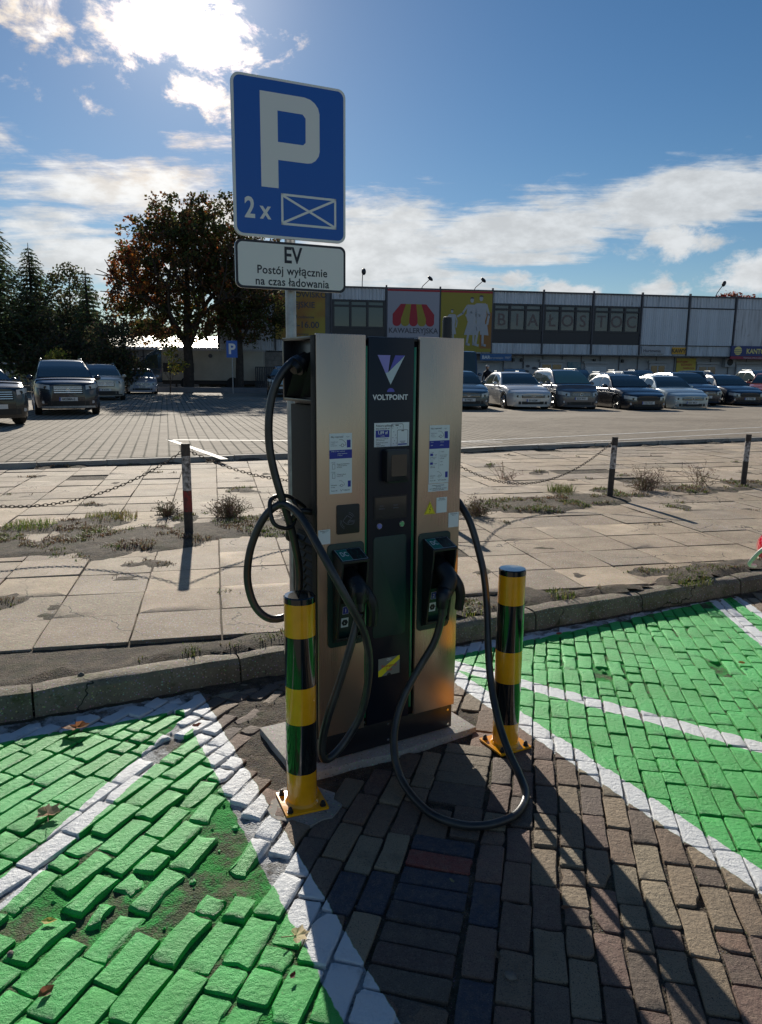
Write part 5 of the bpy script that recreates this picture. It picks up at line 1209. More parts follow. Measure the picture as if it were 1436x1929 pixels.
rc = car('hatch', 3.975, 2.74, R(-4), (.30, .30, .31), 'silver car whose split red rear lamp pokes in at the right frame edge', k=1.0, z=0, grp='cars parked in the green bays')
MB().tube(spline([(-2.14, .48, .84), (-2.185, .58, .78), (-2.185, .70, .69), (-2.165, .76, .655), (-2.12, .80, .64)], 4), .010, 6).build('lamp_trim', 'plate', rc)
b = MB(); b.ball((-2.09, .66, .93), .10, 12, 8, (.7, .95, .62)); b.ball((-2.10, .66, .765), .10, 12, 8, (.75, 1.05, .9)); b.build('tail_lamp_cluster', 'tail', rc, smooth='auto')

# ================================================================== market hall
FO, FA = Vector((-3.84, 55.0)), R(10.05)
hall = thing('market_hall', 'long two storey market hall with shabby white corrugated cladding and shop signs', 'building', (FO.x, FO.y, LZ), FA)
ZO, ZR = 2.85, 7.38      # overhang and roof edge above the car park
def corr(b, x0, x1, z0, z1, y=0., pitch=.22, dep=.05):
    n = max(1, int((x1 - x0) / pitch)); w = (x1 - x0) / n
    for i in range(n):
        a = x0 + i * w; b.add([(a, y, z0), (a + w * .35, y, z0), (a + w * .5, y - dep, z0), (a + w * .85, y - dep, z0), (a + w, y, z0), (a, y, z1), (a + w * .35, y, z1), (a + w * .5, y - dep, z1), (a + w * .85, y - dep, z1), (a + w, y, z1)], [(0, 1, 6, 5), (1, 2, 7, 6), (2, 3, 8, 7), (3, 4, 9, 8)])
MB().box(-7.8, 44, .06, 12, ZO, ZR - .1).build('upper_floor', 'grey', hall); MB().box(-7.5, 44, 1.3, 12, 0, ZO).build('ground_floor', 'wall', hall)
MB().box(-7.9, 44.1, -.10, 12.1, ZR - .1, ZR).build('roof_edge', 'bang', hall)
b = MB(); b.box(-7.8, 44, -.02, 1.3, ZO - .10, ZO); b.build('soffit', 'grey', hall)
J = [.15 + 4 * k for k in range(-2, 12)]
for k, x0 in zip(range(-2, 11), J):
    x1 = x0 + 4
    MB().box(x0 - .05, x0 + .05, -.14, .05, ZO, ZR + .14).build('cladding_post', 'bang', hall)
    b = MB(); corr(b, x0 + .06, x1 - .06, ZR - .92 if k not in (1, 2, -1) else ZR - .25, ZR - .10, .04, .25); b.build('parapet_cladding', 'corr', hall)
    if k != 8 and k != 9: b = MB(); corr(b, x0 + .06, x1 - .06, ZO - .05, ZO + .72, -.02, .13, .04); b.build('lower_cladding', 'corr', hall)
    if k in (0, 3, 4, 5):
        zs = [ZO + .74, ZO + 1.60, ZO + 3.08, ZO + 3.48, ZR - .94]
        f = MB(); f.box(x0 + .06, x1 - .06, -.06, .05, zs[0], zs[1]); 
        for zz in (zs[1], zs[2] + .02, zs[3] - .02, ): f.box(x0 + .06, x1 - .06, -.09, .05, zz, zz + .14)
        for i in range(4): xx = x0 + .06 + i * (3.88 - .16) / 3; f.box(xx, xx + .16, -.10, .05, zs[1], zs[3] + .1)
        fr = f.build('window_frame', 'frame', hall)
        for i in range(3):
            a = x0 + .22 + i * 3.72 / 3; w = 3.72 / 3 - .16
            MB().box(a, a + w, .0, .03, zs[1] + .14, zs[2] + .02).build('window_pane', 'dglass' if k == 0 else 'wglass', hall); MB().box(a, a + w, .0, .03, zs[2] + .16, zs[3] - .02).build('window_pane', 'dglass' if k == 0 else 'wglass', hall)
            if k > 0:
                ch = 'BIAŁOSTOC'[(k - 3) * 3 + i]; vs, fs = text2d(ch, 1.25, .012, 'CENTER'); c_ = (.20, .12, .12)
                MB().add([(u + a + w / 2, -.004, v + zs[1] + .42) for u, v in vs], fs).build('window_letter', 'winlet', hall)
    elif k in (6, 7):
        MB().box(x0 + .06, x1 - .06, -.10, .05, ZR - .99, ZR - .90).build('window_frame', 'frame', hall)
        b = MB(); corr(b, x0 + .10, x1 - .10, ZO + .76, ZR - 1.0, -.05, .17, .03); b.build('white_cladding', 'corr2', hall); MB().box(x0 + .1, x1 - .1, -.12, -.05, ZO + .70, ZO + .76).build('window_frame', 'frame', hall)
    elif k >= 8: b = MB(); b.box(x0 + .06, x1 - .06, -.02, .05, ZO + .3, ZR - .95); b.build('peeling_wall', 'shabby', hall)
    elif k == -2: b = MB(); corr(b, x0 + .06, x1 - .06, ZO, ZR - .9, .02, .2); b.build('corner_cladding', 'corr', hall)
b = MB(); corr(b, -3.8, -.5, ZO - .05, ZO + .7, -.03, .13, .04); b.build('lower_cladding', 'corr2', hall)
for yy in (.06,):
    b = MB(); vs0 = len(b.v); q = MB(); corr(q, 0, 12, ZO, ZR - .1, 0, .22); b.add([(-7.82 - p[1], p[0] + .05, p[2]) for p in q.v], q.f); b.build('end_cladding', 'corr', hall)
def hp(name, x0, x1, z0, z1, y, mt, th=.04): return MB().box(x0, x1, y - th, y, z0, z1).build(name, mt, hall)
def ht(s_, x_, z_, size, mt, y, bold=.02, align='CENTER', parent=None, sx=1., space=1.):
    vs, fs = text2d(s_, size, bold, align, sx, space); return MB().add([(u + x_, y, v + z_) for u, v in vs], fs).build('lettering', mt, parent or hall)
def hs(name, shs, mt, y, parent=None):
    b = MB()
    for vs, fs in shs: b.add([(u, y, v) for u, v in vs], fs)
    return b.build(name, mt, parent or hall)
# yellow market banner
o = hp('banner', -3.85, -.30, ZO + .76, ZR - .27, -.12, 'bany2')
for s_, z_, sz in (('TARGOWISKO', 6.72, .56), ('MIEJSKIE', 6.02, .56), ('czynne codziennie', 5.28, .26), ('6.00-16.00', 4.62, .62), ('zapraszamy', 4.10, .24)): ht(s_, -2.05, z_ - .2, sz, 'bang', -.165, parent=o)
# white banner with striped awning
xA, xB = 4.22, 8.08; o = hp('banner', xA, xB, ZO + .1, ZR - .10, -.14, 'banw'); hs('banner_hem', [rec(xA, xB, ZR - .26, ZR - .12)], 'banr', -.184, o)
cx_, zt_ = (xA + xB) / 2, ZR - 1.15
aw = []
for i in range(5):
    a0, a1 = -.95 + i * .38, -.95 + (i + 1) * .38; b0, b1 = -1.55 + i * .62, -1.55 + (i + 1) * .62; zb2 = zt_ - 1.05
    P_ = [(cx_ + a0, zt_), (cx_ + b0, zb2)] if i else [(cx_ + a0, zt_), (cx_ - 1.55, zt_ - .72), (cx_ - 1.55, zb2)]
    P_ += [(cx_ + (b0 + b1) / 2 + .31 * math.cos(R(a)), zb2 - .26 + .26 * math.sin(R(a)) * 1.0) for a in range(180, 361, 20)]
    P_ += [(cx_ + b1, zb2), (cx_ + a1, zt_)] if i < 4 else [(cx_ + 1.55, zb2), (cx_ + 1.55, zt_ - .72), (cx_ + a1, zt_)]
    hs('print', [poly(*P_)], 'banr' if i % 2 == 0 else 'bany', -.186, o)
ht('KAWALERYJSKA', cx_, zt_ - 2.05, .52, 'bang', -.186, .016, parent=o, sx=.98); ht('TARGOWISKO MIEJSKIE', cx_, zt_ - 2.50, .23, 'bang', -.186, .01, parent=o, sx=1.15)
# yellow banner with shoppers
xA, xB = 8.2, 12.1; o = hp('banner', xA, xB, ZO + .05, ZR - .10, -.14, 'bany'); hs('banner_hem', [rec(xA, xB, ZR - .26, ZR - .12)], 'banr', -.184, o); hs('banner_hem', [rec(xB - .9, xB, ZO + .3, ZR - 1.6)], M.setdefault('banor', material('orange banner print', (.32, .15, .045), .7)), -.1835, o)
def fig(x_, z_, h, skirt, mt='banf'):
    e = [poly(*[(x_ + .07 * h * math.cos(R(a)) * .55, z_ + h * .93 + .05 * h * math.sin(R(a))) for a in range(0, 360, 30)]), poly((x_ - .10 * h, z_ + h * .84), (x_ + .10 * h, z_ + h * .84), (x_ + .12 * h, z_ + .60 * h), (x_ + .09 * h, z_ + .50 * h), (x_ - .09 * h, z_ + .50 * h), (x_ - .12 * h, z_ + .6 * h)), st_([(x_ + .11 * h, z_ + .8 * h), (x_ + .17 * h, z_ + .62 * h), (x_ + .14 * h, z_ + .45 * h)], .045 * h), st_([(x_ - .11 * h, z_ + .8 * h), (x_ - .2 * h, z_ + .66 * h), (x_ - .3 * h, z_ + .60 * h)], .04 * h)]
    e.append(poly((x_ - .08 * h, z_ + .5 * h), (x_ + .09 * h, z_ + .5 * h), (x_ + .15 * h, z_ + .22 * h), (x_ - .16 * h, z_ + .22 * h)) if skirt else poly((x_ - .09 * h, z_ + .5 * h), (x_ + .09 * h, z_ + .5 * h), (x_ + .10 * h, z_ + .3 * h), (x_ - .09 * h, z_ + .3 * h)))
    e += [st_([(x_ - .05 * h, z_ + .32 * h), (x_ - .10 * h, z_ + .03 * h), (x_ - .05 * h, z_ + .02 * h)], .045 * h), st_([(x_ + .05 * h, z_ + .32 * h), (x_ + .05 * h, z_ + .03 * h), (x_ + .10 * h, z_ + .02 * h)], .045 * h)]
    for i, q_ in enumerate(e): hs('print', [q_], mt, -.186 - .002 * i, o)
    hs('print', [poly(*[(x_ + .045 * h * math.cos(R(a)), z_ + h * .965 + .03 * h * math.sin(R(a))) for a in range(0, 181, 30)])], 'bang', -.204, o)
fig(xA + 2.35, ZO + .5, 3.5, True); fig(xA + 3.05, ZO + .45, 3.7, False); fig(xA + .85, ZO + .8, 2.3, True)
hs('print', [poly((xA + 3.05, ZO + 2.1), (xA + 3.55, ZO + 2.05), (xA + 3.68, ZO + 1.25), (xA + 3.0, ZO + 1.3))], 'banf', -.206, o)
# ground floor: panels, doors, shutters, shop signs
YF = 1.25
for x_ in np.arange(-7.2, 43, 1.6): hp('wall_joint', x_, x_ + .05, 0, ZO - .12, YF, 'bang', .03)
def opening(x0, x1, z1, mt='dglass', n=1, shutter=False):
    f = hp('door_frame', x0 - .08, x1 + .08, 0, z1 + .10, YF - .0, 'banf', .10); hp('shutter_box', x0 - .2, x1 + .2, z1 + .14, z1 + .32, YF, 'banf', .22)
    if shutter:
        b = MB()
        for i in range(int(z1 / .12)): b.box(x0, x1, YF - .125, YF - .105, i * .12, i * .12 + .105)
        b.build('roller_shutter', 'corr2', hall)
    else:
        w = (x1 - x0) / n
        for i in range(n): MB().box(x0 + i * w + .07, x0 + (i + 1) * w - .07, YF - .125, YF - .105, .12, z1 - .06).build('door_pane', mt, hall)
o = hp('shop_sign', 11.35, 13.8, 2.28, 2.78, YF - .62 - .6, 'shop', .08); ht('BAR', 11.8, 2.40, .34, 'white', YF - 1.305, parent=o); ht('bar przekąski', 12.6, 2.42, .20, 'banf', YF - 1.305, parent=o); ht('zapr', 13.5, 2.46, .26, 'banf', YF - 1.305, parent=o)
opening(11.5, 13.2, 2.0, 'banf', 2); opening(16.7, 18.4, 2.1, 'dglass', 2); opening(20.4, 22.1, 2.0, shutter=True); opening(25.9, 27.2, 2.1, 'dglass', 2); opening(30.1, 31.7, 2.05, 'wglass', 2); opening(33.6, 37.0, 2.1, shutter=True); opening(2, 3.8, 2.0, shutter=True); opening(6, 7.5, 2.1)
o = hp('poster', 15.3, 16.5, .8, 2.25, YF, 'banf', .05)
for i, (a, c_) in enumerate(((15.6, 1.9), (16.15, 1.75), (15.8, 1.25), (15.5, 1.5), (16.2, 1.2))): hs('print', [poly(*[(a + .18 * math.cos(R(q)) * (1 + .3 * (i % 2)), c_ + .11 * math.sin(R(q))) for q in range(0, 360, 40)])], 'bang', YF - .056, o)
o = hp('poster', 18.9, 20.0, .8, 2.25, YF, M.setdefault('posterblue', material('blue patterned poster', (.06, .17, .24), .6, base2=(.30, .36, .38), vscale=3.5)), .05)
o = hp('poster', 28.2, 29.9, .5, 2.65, YF, 'reflect', .05); ht('SKUPUJEMY', 28.7, 2.3, .20, 'banr', YF - .056, parent=o); ht('ROWERY', 29.1, 2.05, .24, 'banr', YF - .056, parent=o); ht('NAPRAWA', 29.3, 1.8, .20, 'banr', YF - .056, parent=o); ht('WSZYSTKICH', 29.1, .75, .22, 'banr', YF - .056, parent=o)
hs('print', [st_(A(28.9, 1.3, .22, 0, 360), .04), st_(A(29.4, 1.35, .24, 0, 360), .06), st_([(28.9, 1.3), (29.1, 1.6), (29.4, 1.35)], .05)], 'shop', YF - .056, o)
o = hp('shop_sign', 24.35, 26.3, ZO + .08, ZO + .62, -.10, 'banf', .05); ht('Hurtownia', 25.2, ZO + .2, .34, 'bang', -.156, parent=o)
o = hp('shop_sign', 26.9, 28.05, ZO + .08, ZO + .60, -.10, 'kawy', .05); ht('KAWY', 27.47, ZO + .2, .40, 'ink', -.156, .03, parent=o)
o = hp('shop_sign', 31.9, 37.6, ZO - .02, ZO + .78, -.22, 'navyb', .10); ht('KANTOR', 34.2, ZO + .20, .52, M.setdefault('kant', material('yellow sign lettering', (.72, .62, .22), .5)), -.325, .03, parent=o, sx=.9); ht('OCEAN', 36.25, ZO + .20, .54, M.setdefault('oce', material('pale blue sign lettering', (.20, .38, .55), .5)), -.325, .0, parent=o)
hs('print', [poly(*[(32.5 + .34 * math.cos(R(a)), ZO + .40 + .34 * math.sin(R(a))) for a in range(0, 360, 20)])], M['kant'], -.324, o)
hs('print', [rec(32.15, 32.85, ZO + .2 + i * .13, ZO + .235 + i * .13) for i in range(3)], 'navyb', -.326, o)
o = hp('shop_sign', 31.9, 37.6, ZO - .24, ZO - .03, -.22, M.setdefault('crim', material('crimson strip', (.28, .02, .06), .5)), .10); ht('Wymiana walut online www.kantorocean.pl', 34.7, ZO - .19, .19, 'banf', -.325, parent=o)
ac = hp('air_conditioner', 30.0 + 2.3, 30.0 + 3.2, 2.0, 2.72, YF, 'banf', .38); b = MB(); b.tube([(32.72 + .25 * math.cos(R(a)), YF - .39, 2.36 + .25 * math.sin(R(a))) for a in range(0, 360, 24)], .02, 5, closed=True)
for a in range(0, 180, 45): b.tube([(32.72 + .25 * math.cos(R(a)), YF - .39, 2.36 + .25 * math.sin(R(a))), (32.72 - .25 * math.cos(R(a)), YF - .39, 2.36 - .25 * math.sin(R(a)))], .012, 4)
b.build('fan_grille', 'ink', ac)
hs('fan_opening', [poly(*[(32.72 + .24 * math.cos(R(a)), 2.36 + .24 * math.sin(R(a))) for a in range(0, 360, 24)])], 'frame', YF - .383, ac)
for x_ in (14.3, 15.0, 21.0, 23.4): MB().box(x_, x_ + .16, YF - .2, YF, 2.25, 2.5).build('wall_lamp', 'frame', hall)
def f2w(s_, d=0.): return FO.x + math.cos(FA) * s_ - math.sin(FA) * d, FO.y + math.sin(FA) * s_ + math.cos(FA) * d
for s_, lean_, h, lb in ((2.45, 0., .95, 'small upright lamp on the hall roof just right of the sign plate'), (6.8, .75, .62, 'slanted floodlight on the roof edge above the striped awning banner'), (10.8, .8, .62, 'slanted floodlight on the roof edge above the yellow shoppers banner'), (30.6, .55, .9, 'tilted street lamp head on the roof near the right end of the hall')):
    x_, y_ = f2w(s_, .4); t = thing('roof_lamp', lb, 'lamp', (x_, y_, LZ + ZR), FA, 'lamps on the roof edge'); top_ = (lean_ * .75, -.2, h)
    MB().tube([(0, 0, -.06), (lean_ * .2, 0, h * .35), top_], .03, 6).build('arm', 'bang', t)
    b = MB(); b.ball((0, 0, 0), .22, 10, 7, (.75, .5, 1.1) if lean_ in (0., .55) else (1.1, .8, .55)); o = b.build('lamp_head', 'frame', t, (top_[0] + .08, top_[1], top_[2] + .1), (0, lean_ * .9, 0), smooth=True)

# ================================================================== things at the far left
wh = thing('warehouse', 'low grey warehouse with bright ribbed metal roof behind the maple', 'building', (-30, 62, LZ), R(1))
MB().box(0, 19.5, 0, 9, 0, 3.1).build('wall', 'grey', wh)
for i in range(8): MB().box(i * 2.6, i * 2.6 + .06, -.04, 0, 0, 3.1).build('panel_joint', 'frame', wh)
b = MB(); n = 56
for i in range(n):
    a = -.3 + i * .36; b.add([(a, -.5, 3.15), (a + .30, -.5, 3.15), (a + .30, 7, 4.35), (a, 7, 4.35), (a + .30, -.5, 3.22), (a + .36, -.5, 3.22), (a + .36, 7, 4.42), (a + .30, 7, 4.42)], [(0, 1, 2, 3), (4, 5, 6, 7), (1, 4, 7, 2)])
b.build('roof', 'roofm', wh); MB().box(-.3, 19.9, -.52, -.46, 3.0, 3.2).build('gutter', 'wall', wh)
MB().cyl((8.2, 2, 3.4), (8.2, 2, 4.9), .09, n=8).build('chimney', 'frame', wh)
for x_ in (15.0, 15.5): MB().tube(spline([(x_, -.15, 1.0), (x_, -.15, 2.0), (x_ - .15, -.15, 2.25), (x_ - .4, -.1, 2.3)], 4), .08, 8).build('vent_pipe', 'wall', wh)
MB().box(16.0, 17.2, -.05, 0, 1.1, 1.9).build('window', 'frame', wh)
tr = thing('box_truck', 'cream box truck with dark blue cab parked below the maple', 'truck', (-15.5, 53.2, LZ), 0); tr.scale = (1.08,) * 3
MB().box(0, 6.6, 0, 2.3, .62, 2.55).build('cargo_box', M.setdefault('cream', material('cream panel', (.42, .39, .33), .6, var=.12, vscale=1)), tr, bevel=.04); MB().box(-.05, 6.65, -.03, 2.33, 2.5, 2.60).build('roof_trim', 'banf', tr)
b = MB(); b.prism([(-.02, .45), (-1.5, .45), (-1.55, 1.2), (-.95, 2.25), (-.3, 2.62), (-.02, 2.62)], .05, 2.2); b.build('cab', car_paint((.03, .07, .12)), tr, bevel=.05)
b = MB(); b.prism([(-.25, 1.4), (-1.25, 1.4), (-.85, 2.12), (-.25, 2.3)], .02, .045); b.build('cab_window', 'cglass', tr)
for x_ in (-.8, 1.6, 4.6): link('wheel', MB().cyl((0, -.02, 0), (0, .22, 0), .42, n=20).mesh(smooth='auto'), tr, (x_, 0, .42), mat='tyre')
MB().box(0, 6.5, .1, 2.2, .38, .6).build('chassis', 'trim', tr); o = MB().box(.1, 2.1, -.045, -.005, 1.15, 1.72).build('side_sign', 'frame', tr)
vs, fs = text2d('TRANSPORT', .26, .02, 'CENTER'); MB().add([(u + 1.1, -.05, v + 1.35) for u, v in vs], fs).build('lettering', 'banf', o)
for x_ in (1.0, 3.2): MB().cyl((x_, -.02, 2.2), (x_, -.06, 2.2), .13, n=14).build('marker', 'bang', tr)
bw = thing('barrier_board', 'long red and white board behind the light blue hatchback', 'board', (-19.0, 54.0, LZ)); MB().box(0, 4.6, 0, .12, .6, 1.55).build('board', 'banf', bw); MB().box(.0, 4.0, -.03, 0, .95, 1.45).build('red_panel', 'banr', bw); 
for x_ in (.2, 4.2): MB().box(x_, x_ + .1, 0, .1, 0, .6).build('leg', 'frame', bw)
wl_ = thing('boundary_wall', 'patchy pale concrete wall between the two tree trunks', 'wall', (-13.2, 54.3, LZ)); wl_.scale = (1.05,) * 3

for i in range(4): MB().box(i * .93, i * .93 + .90, 0, .16, 0, 1.75).build('wall_panel', 'concrete', wl_, bevel=.02)  # panel colour varies between pale and darker patches
MB().box(1.75, 3.35, -.03, -.005, .85, 1.55).build('faded_board', M.setdefault('fadeb', material('faded notice', (.05, .065, .08), .7, base2=(.16, .17, .17), vscale=2.5)), wl_)
gt_ = thing('wire_gate', 'dark metal gate beside the block wall at the hall corner', 'gate', (-8.8, 52.4, LZ)); b = MB(); b.box(0, 2.0, 0, .05, 0, .06); b.box(0, 2.0, 0, .05, 1.6, 1.66); b.build('gate_frame', 'frame', gt_)
for i in range(17): MB().box(i * .122, i * .122 + .075, .01, .04, .06, 1.6).build('gate_bar', 'frame', gt_)
bb = thing('block_wall', 'grey block wall of the hall ground floor left of the charger', 'wall', (-9.4, 53.8, LZ), FA); pr = random.Random(4)
for j in range(9):
    for i in range(14): MB().box(i * .5 + (.25 if j % 2 else 0), i * .5 + (.25 if j % 2 else 0) + .488, 0, .2, j * .3, j * .3 + .288).build('wall_block', 'block', bb)
ps = thing('parking_sign', 'small blue parking sign on a thin post by the thinner tree', 'road sign', (-9.1, 46.0, LZ)); MB().cyl((0, 0, 0), (0, 0, 3.2), .035, n=8).build('pole', 'steel', ps); o = MB().box(-.33, .33, -.06, -.035, 2.15, 3.15).build('sign_plate', 'signb', ps); vs, fs = text2d('P', .85, .03, 'CENTER'); MB().add([(u, -.065, v + 2.38) for u, v in vs], fs).build('lettering', 'signw', o)
lk = tag(MB().box(-24, 0, 0, .25, 0, .34).build('kerb', 'grey', loc=(-2.5, 47.4, LZ - .02), rot=(0, 0, R(-2))), 'dark raised kerb under the trees at the back of the car park', kind='structure')
mh = thing('white_shed', 'pale low building glimpsed behind the conifers at the far left', 'building', (-42, 66, LZ)); MB().box(0, 12, 0, 6, 0, 3.6).build('wall', 'banf', mh); MB().box(-.2, 12.2, -.3, 6.2, 3.6, 3.8).build('roof', 'bang', mh)
fe = thing('slat_fence', 'dark thin fence behind the black and navy cars', 'fence', (-34, 50, LZ), R(0)); 
for i in range(44): MB().box(i * .36, i * .36 + .05, 0, .04, 0, 1.5).build('fence_bar', 'frame', fe)
b = MB(); b.box(0, 15.8, .04, .08, .3, .36); b.box(0, 15.8, .04, .08, 1.3, 1.36); b.build('rail', 'frame', fe)

# ================================================================== person behind the cars
pe = thing('person', 'person in a dark jacket and light cap walking behind the silver sedan', 'person', (5.65, 40.6, LZ), R(160))
bm = bmesh.new(); J_ = [((0, 0, .95), .15), ((0, 0, 1.15), .15), ((0, .01, 1.38), .17), ((0, .02, 1.50), .075), ((0, .04, 1.60), .07)]
me = bpy.data.meshes.new('body'); V_ = [j[0] for j in J_]; Rr = [j[1] for j in J_]; E_ = [(0, 1), (1, 2), (2, 3), (3, 4)]
def limb(start, pts):
    k = start
    for p, r_ in pts: V_.append(p); Rr.append(r_); E_.append((k, len(V_) - 1)); k = len(V_) - 1
for sx in (1, -1):
    limb(2, [((sx * .17, 0, 1.40), .075), ((sx * .24, .02, 1.12), .058), ((sx * .22, .16, .92), .045), ((sx * .21, .22, .86), .035)]); limb(0, [((sx * .09, 0, .86), .10), ((sx * .10, sx * .10, .48), .07), ((sx * .10, sx * .14 - .05, .09), .05), ((sx * .10, sx * .14 + .10, .04), .045)])
me.from_pydata(V_, E_, []); o = link('body', me, pe); sk = o.modifiers.new('skin', 'SKIN'); 
for i, r_ in enumerate(Rr): me.skin_vertices[0].data[i].radius = (r_, r_ * .8)
me.skin_vertices[0].data[0].use_root = True; o.modifiers.new('sub', 'SUBSURF').render_levels = 1
o.modifiers['sub'].levels = 1; nm = bpy.data.meshes.new_from_object(o.evaluated_get(bpy.context.evaluated_depsgraph_get())); bpy.data.objects.remove(o); nm.polygons.foreach_set('use_smooth', [True] * len(nm.polygons)); link('body', nm, pe, mat='coat')
b = MB(); b.ball((0, .05, 1.67), .105, 14, 10, (.78, .95, 1.15)); b.ball((0, .155, 1.66), .018, 6, 5, (.8, 1, 1.3)); b.ball((.085, .04, 1.66), .025, 6, 5, (.5, .8, 1.2)); b.ball((-.085, .04, 1.66), .025, 6, 5, (.5, .8, 1.2)); b.build('head', 'skin', pe, smooth=True)
b = MB(); b.ball((0, .045, 1.715), .112, 14, 6, (.84, 1.0, .75)); b.prism([(.07 * math.cos(R(a)), .13 + .08 * math.sin(R(a))) for a in range(0, 181, 20)], 1.70, 1.712, 'z'); b.build('cap', 'cap', pe, smooth='auto')

# ================================================================== trees
def branchy(b, p, d, l, r0, depth, r, out, spread=.55, n=3):
    q = p + d * l; mid_ = (p + q) / 2 + Vector((r.gauss(0, .05), r.gauss(0, .05), r.gauss(0, .03))) * l
    b.tube([p, mid_, q], [r0, r0 * .85, r0 * .68], 7 if depth > 1 else 5, caps=False); out.append((q, depth))
    if depth == 0: return
    for k in range(n):
        a = 2 * math.pi * (k + r.random() * .7) / n; o_ = d.orthogonal().normalized(); e = (d + (o_ * math.cos(a) + d.cross(o_) * math.sin(a)) * r.uniform(.6, 1.2) * spread * 1.4 + Vector((0, 0, .12))).normalized()
        branchy(b, q if k else mid_.lerp(q, .9), e, l * r.uniform(.62, .85), r0 * .60, depth - 1, r, out, spread, n)
def leafcloud(b, c, rad, n, size, cols, r, shell=.0):
    for _ in range(n):
        d = Vector((r.gauss(0, 1), r.gauss(0, 1), r.gauss(0, 1))).normalized(); k = r.random() ** (1 / 2.2) if shell == 0 else shell + (1 - shell) * r.random()
        p = Vector(c) + Vector((d.x * rad[0], d.y * rad[1], d.z * rad[2])) * k; u = Vector((r.gauss(0, 1), r.gauss(0, 1), r.gauss(0, 1))).normalized(); v = u.orthogonal().normalized(); s_ = size * r.uniform(.6, 1.3)
        b.tint = tuple(c_ * r.uniform(.7, 1.3) for c_ in r.choice(cols)); b.add([p - u * s_ * .5, p + v * s_ * .38, p + u * s_ * .5, p - v * s_ * .38], [(0, 1, 2, 3)])
def broadleaf(name, x, y, h, trunk_h, spread, crown, cols, label, seed, leafn, size, rt_=.24, gap=.35, cat='tree', lo=.1):
    """crown: list of (dx, dz, rx, rz) lobes giving the outline"""
    r = random.Random(seed); t = thing(name, label, cat, (x, y, LZ)); b = MB(); out = []
    b.tube([(0, 0, -.1), (0, 0, .4), (.05, 0, trunk_h * .6), (0, 0, trunk_h)], [rt_ * 1.5, rt_ * 1.05, rt_ * .9, rt_ * .8], 12, caps=False)
    for k in range(5):
        a = 2 * math.pi * k / 5 + r.random(); d = Vector((math.cos(a) * .5, math.sin(a) * .5, .9)).normalized(); branchy(b, Vector((0, 0, trunk_h - .2 * k)), d, h * .19, rt_ * .5, 3, r, out)
    b.tube([(0, 0, trunk_h), (.1, .1, h * .55), (.2, 0, h * .88)], [rt_ * .8, rt_ * .45, .04], 8, caps=False)
    b.build('trunk', 'bark', t, smooth=True); q = MB()
    tot = sum(c[2] * c[2] * c[3] for c in crown)
    for dx, dz, rx, rz_ in crown:
        nl = max(6, int(leafn * (rx * rx * rz_) / tot / 46))
        for _ in range(nl):
            d = Vector((r.gauss(0, 1), r.gauss(0, 1), r.gauss(0, 1))).normalized(); k = r.random() ** .45; c = Vector((dx + d.x * rx * k, d.y * rx * k * .9, dz + d.z * rz_ * k))
            if r.random() < gap * .5 * k: continue
            sz = r.uniform(.35, .85) * min(1, rx / 1.6 + .3); pal = cols(c.x / max(spread, 1), c.z / h, r); leafcloud(q, c, (sz, sz, sz * .7), 46, size, pal, r)
    for _ in range(int(leafn * .05)):      # loose sprays on the outline
        dx, dz, rx, rz_ = r.choice(crown); a = r.uniform(0, 6.28); e = r.gauss(0, .6); c = Vector((dx + math.cos(a) * rx * math.cos(e), math.sin(a) * rx * math.cos(e), dz + rz_ * math.sin(e))) * 1.0
        leafcloud(q, c, (.25, .25, .2), 4, size, cols(c.x / spread, c.z / h, r), r)
    q.build('crown', 'leaf', t, tint=True); return t
OR = [(.30, .10, .03), (.24, .085, .03), (.36, .15, .04)]; BR = [(.12, .07, .035), (.10, .065, .03), (.15, .08, .035)]; GN = [(.075, .085, .03), (.10, .10, .035), (.06, .07, .025)]
maple_c = lambda u, w, r: OR if (u < -.40 and w > .45 and r.random() < .55) or r.random() < .06 else (BR if r.random() < .45 else GN)
green_c = lambda u, w, r: GN if r.random() < .6 else BR + [(.11, .10, .03)]
broadleaf('maple_tree', -12.9, 50.3, 12.9, 3.4, 5, [(0, 8.2, 3.5, 3.1), (-2.3, 6.8, 2.5, 2.5), (2.1, 6.6, 2.6, 2.6), (0, 10.9, 2.1, 1.6), (-1.9, 9.6, 2.2, 1.8), (1.6, 9.9, 2.2, 1.8), (-3.4, 5.6, 1.7, 1.6), (-2.0, 4.2, 2.2, 1.2), (1.6, 4.4, 2.0, 1.3), (-3.2, 8.0, 1.5, 1.4)], maple_c, 'large maple with rust orange and brown leaves behind the left cars', 3, 24000, .22, .34, gap=.45)
broadleaf('broadleaf_tree', -9.6, 50.8, 13.0, 3.8, 4, [(-.6, 9.4, 2.2, 2.4), (.6, 7.0, 1.9, 2.0), (.9, 4.6, 2.1, 1.4), (-.9, 11.6, 1.5, 1.2), (2.0, 5.8, 1.5, 1.2), (1.3, 10.2, 1.6, 1.8), (2.4, 4.9, 1.2, .9)], green_c, 'thinner dark tree right of the maple, crown reaching behind the sign', 5, 10500, .19, .27, gap=.7)
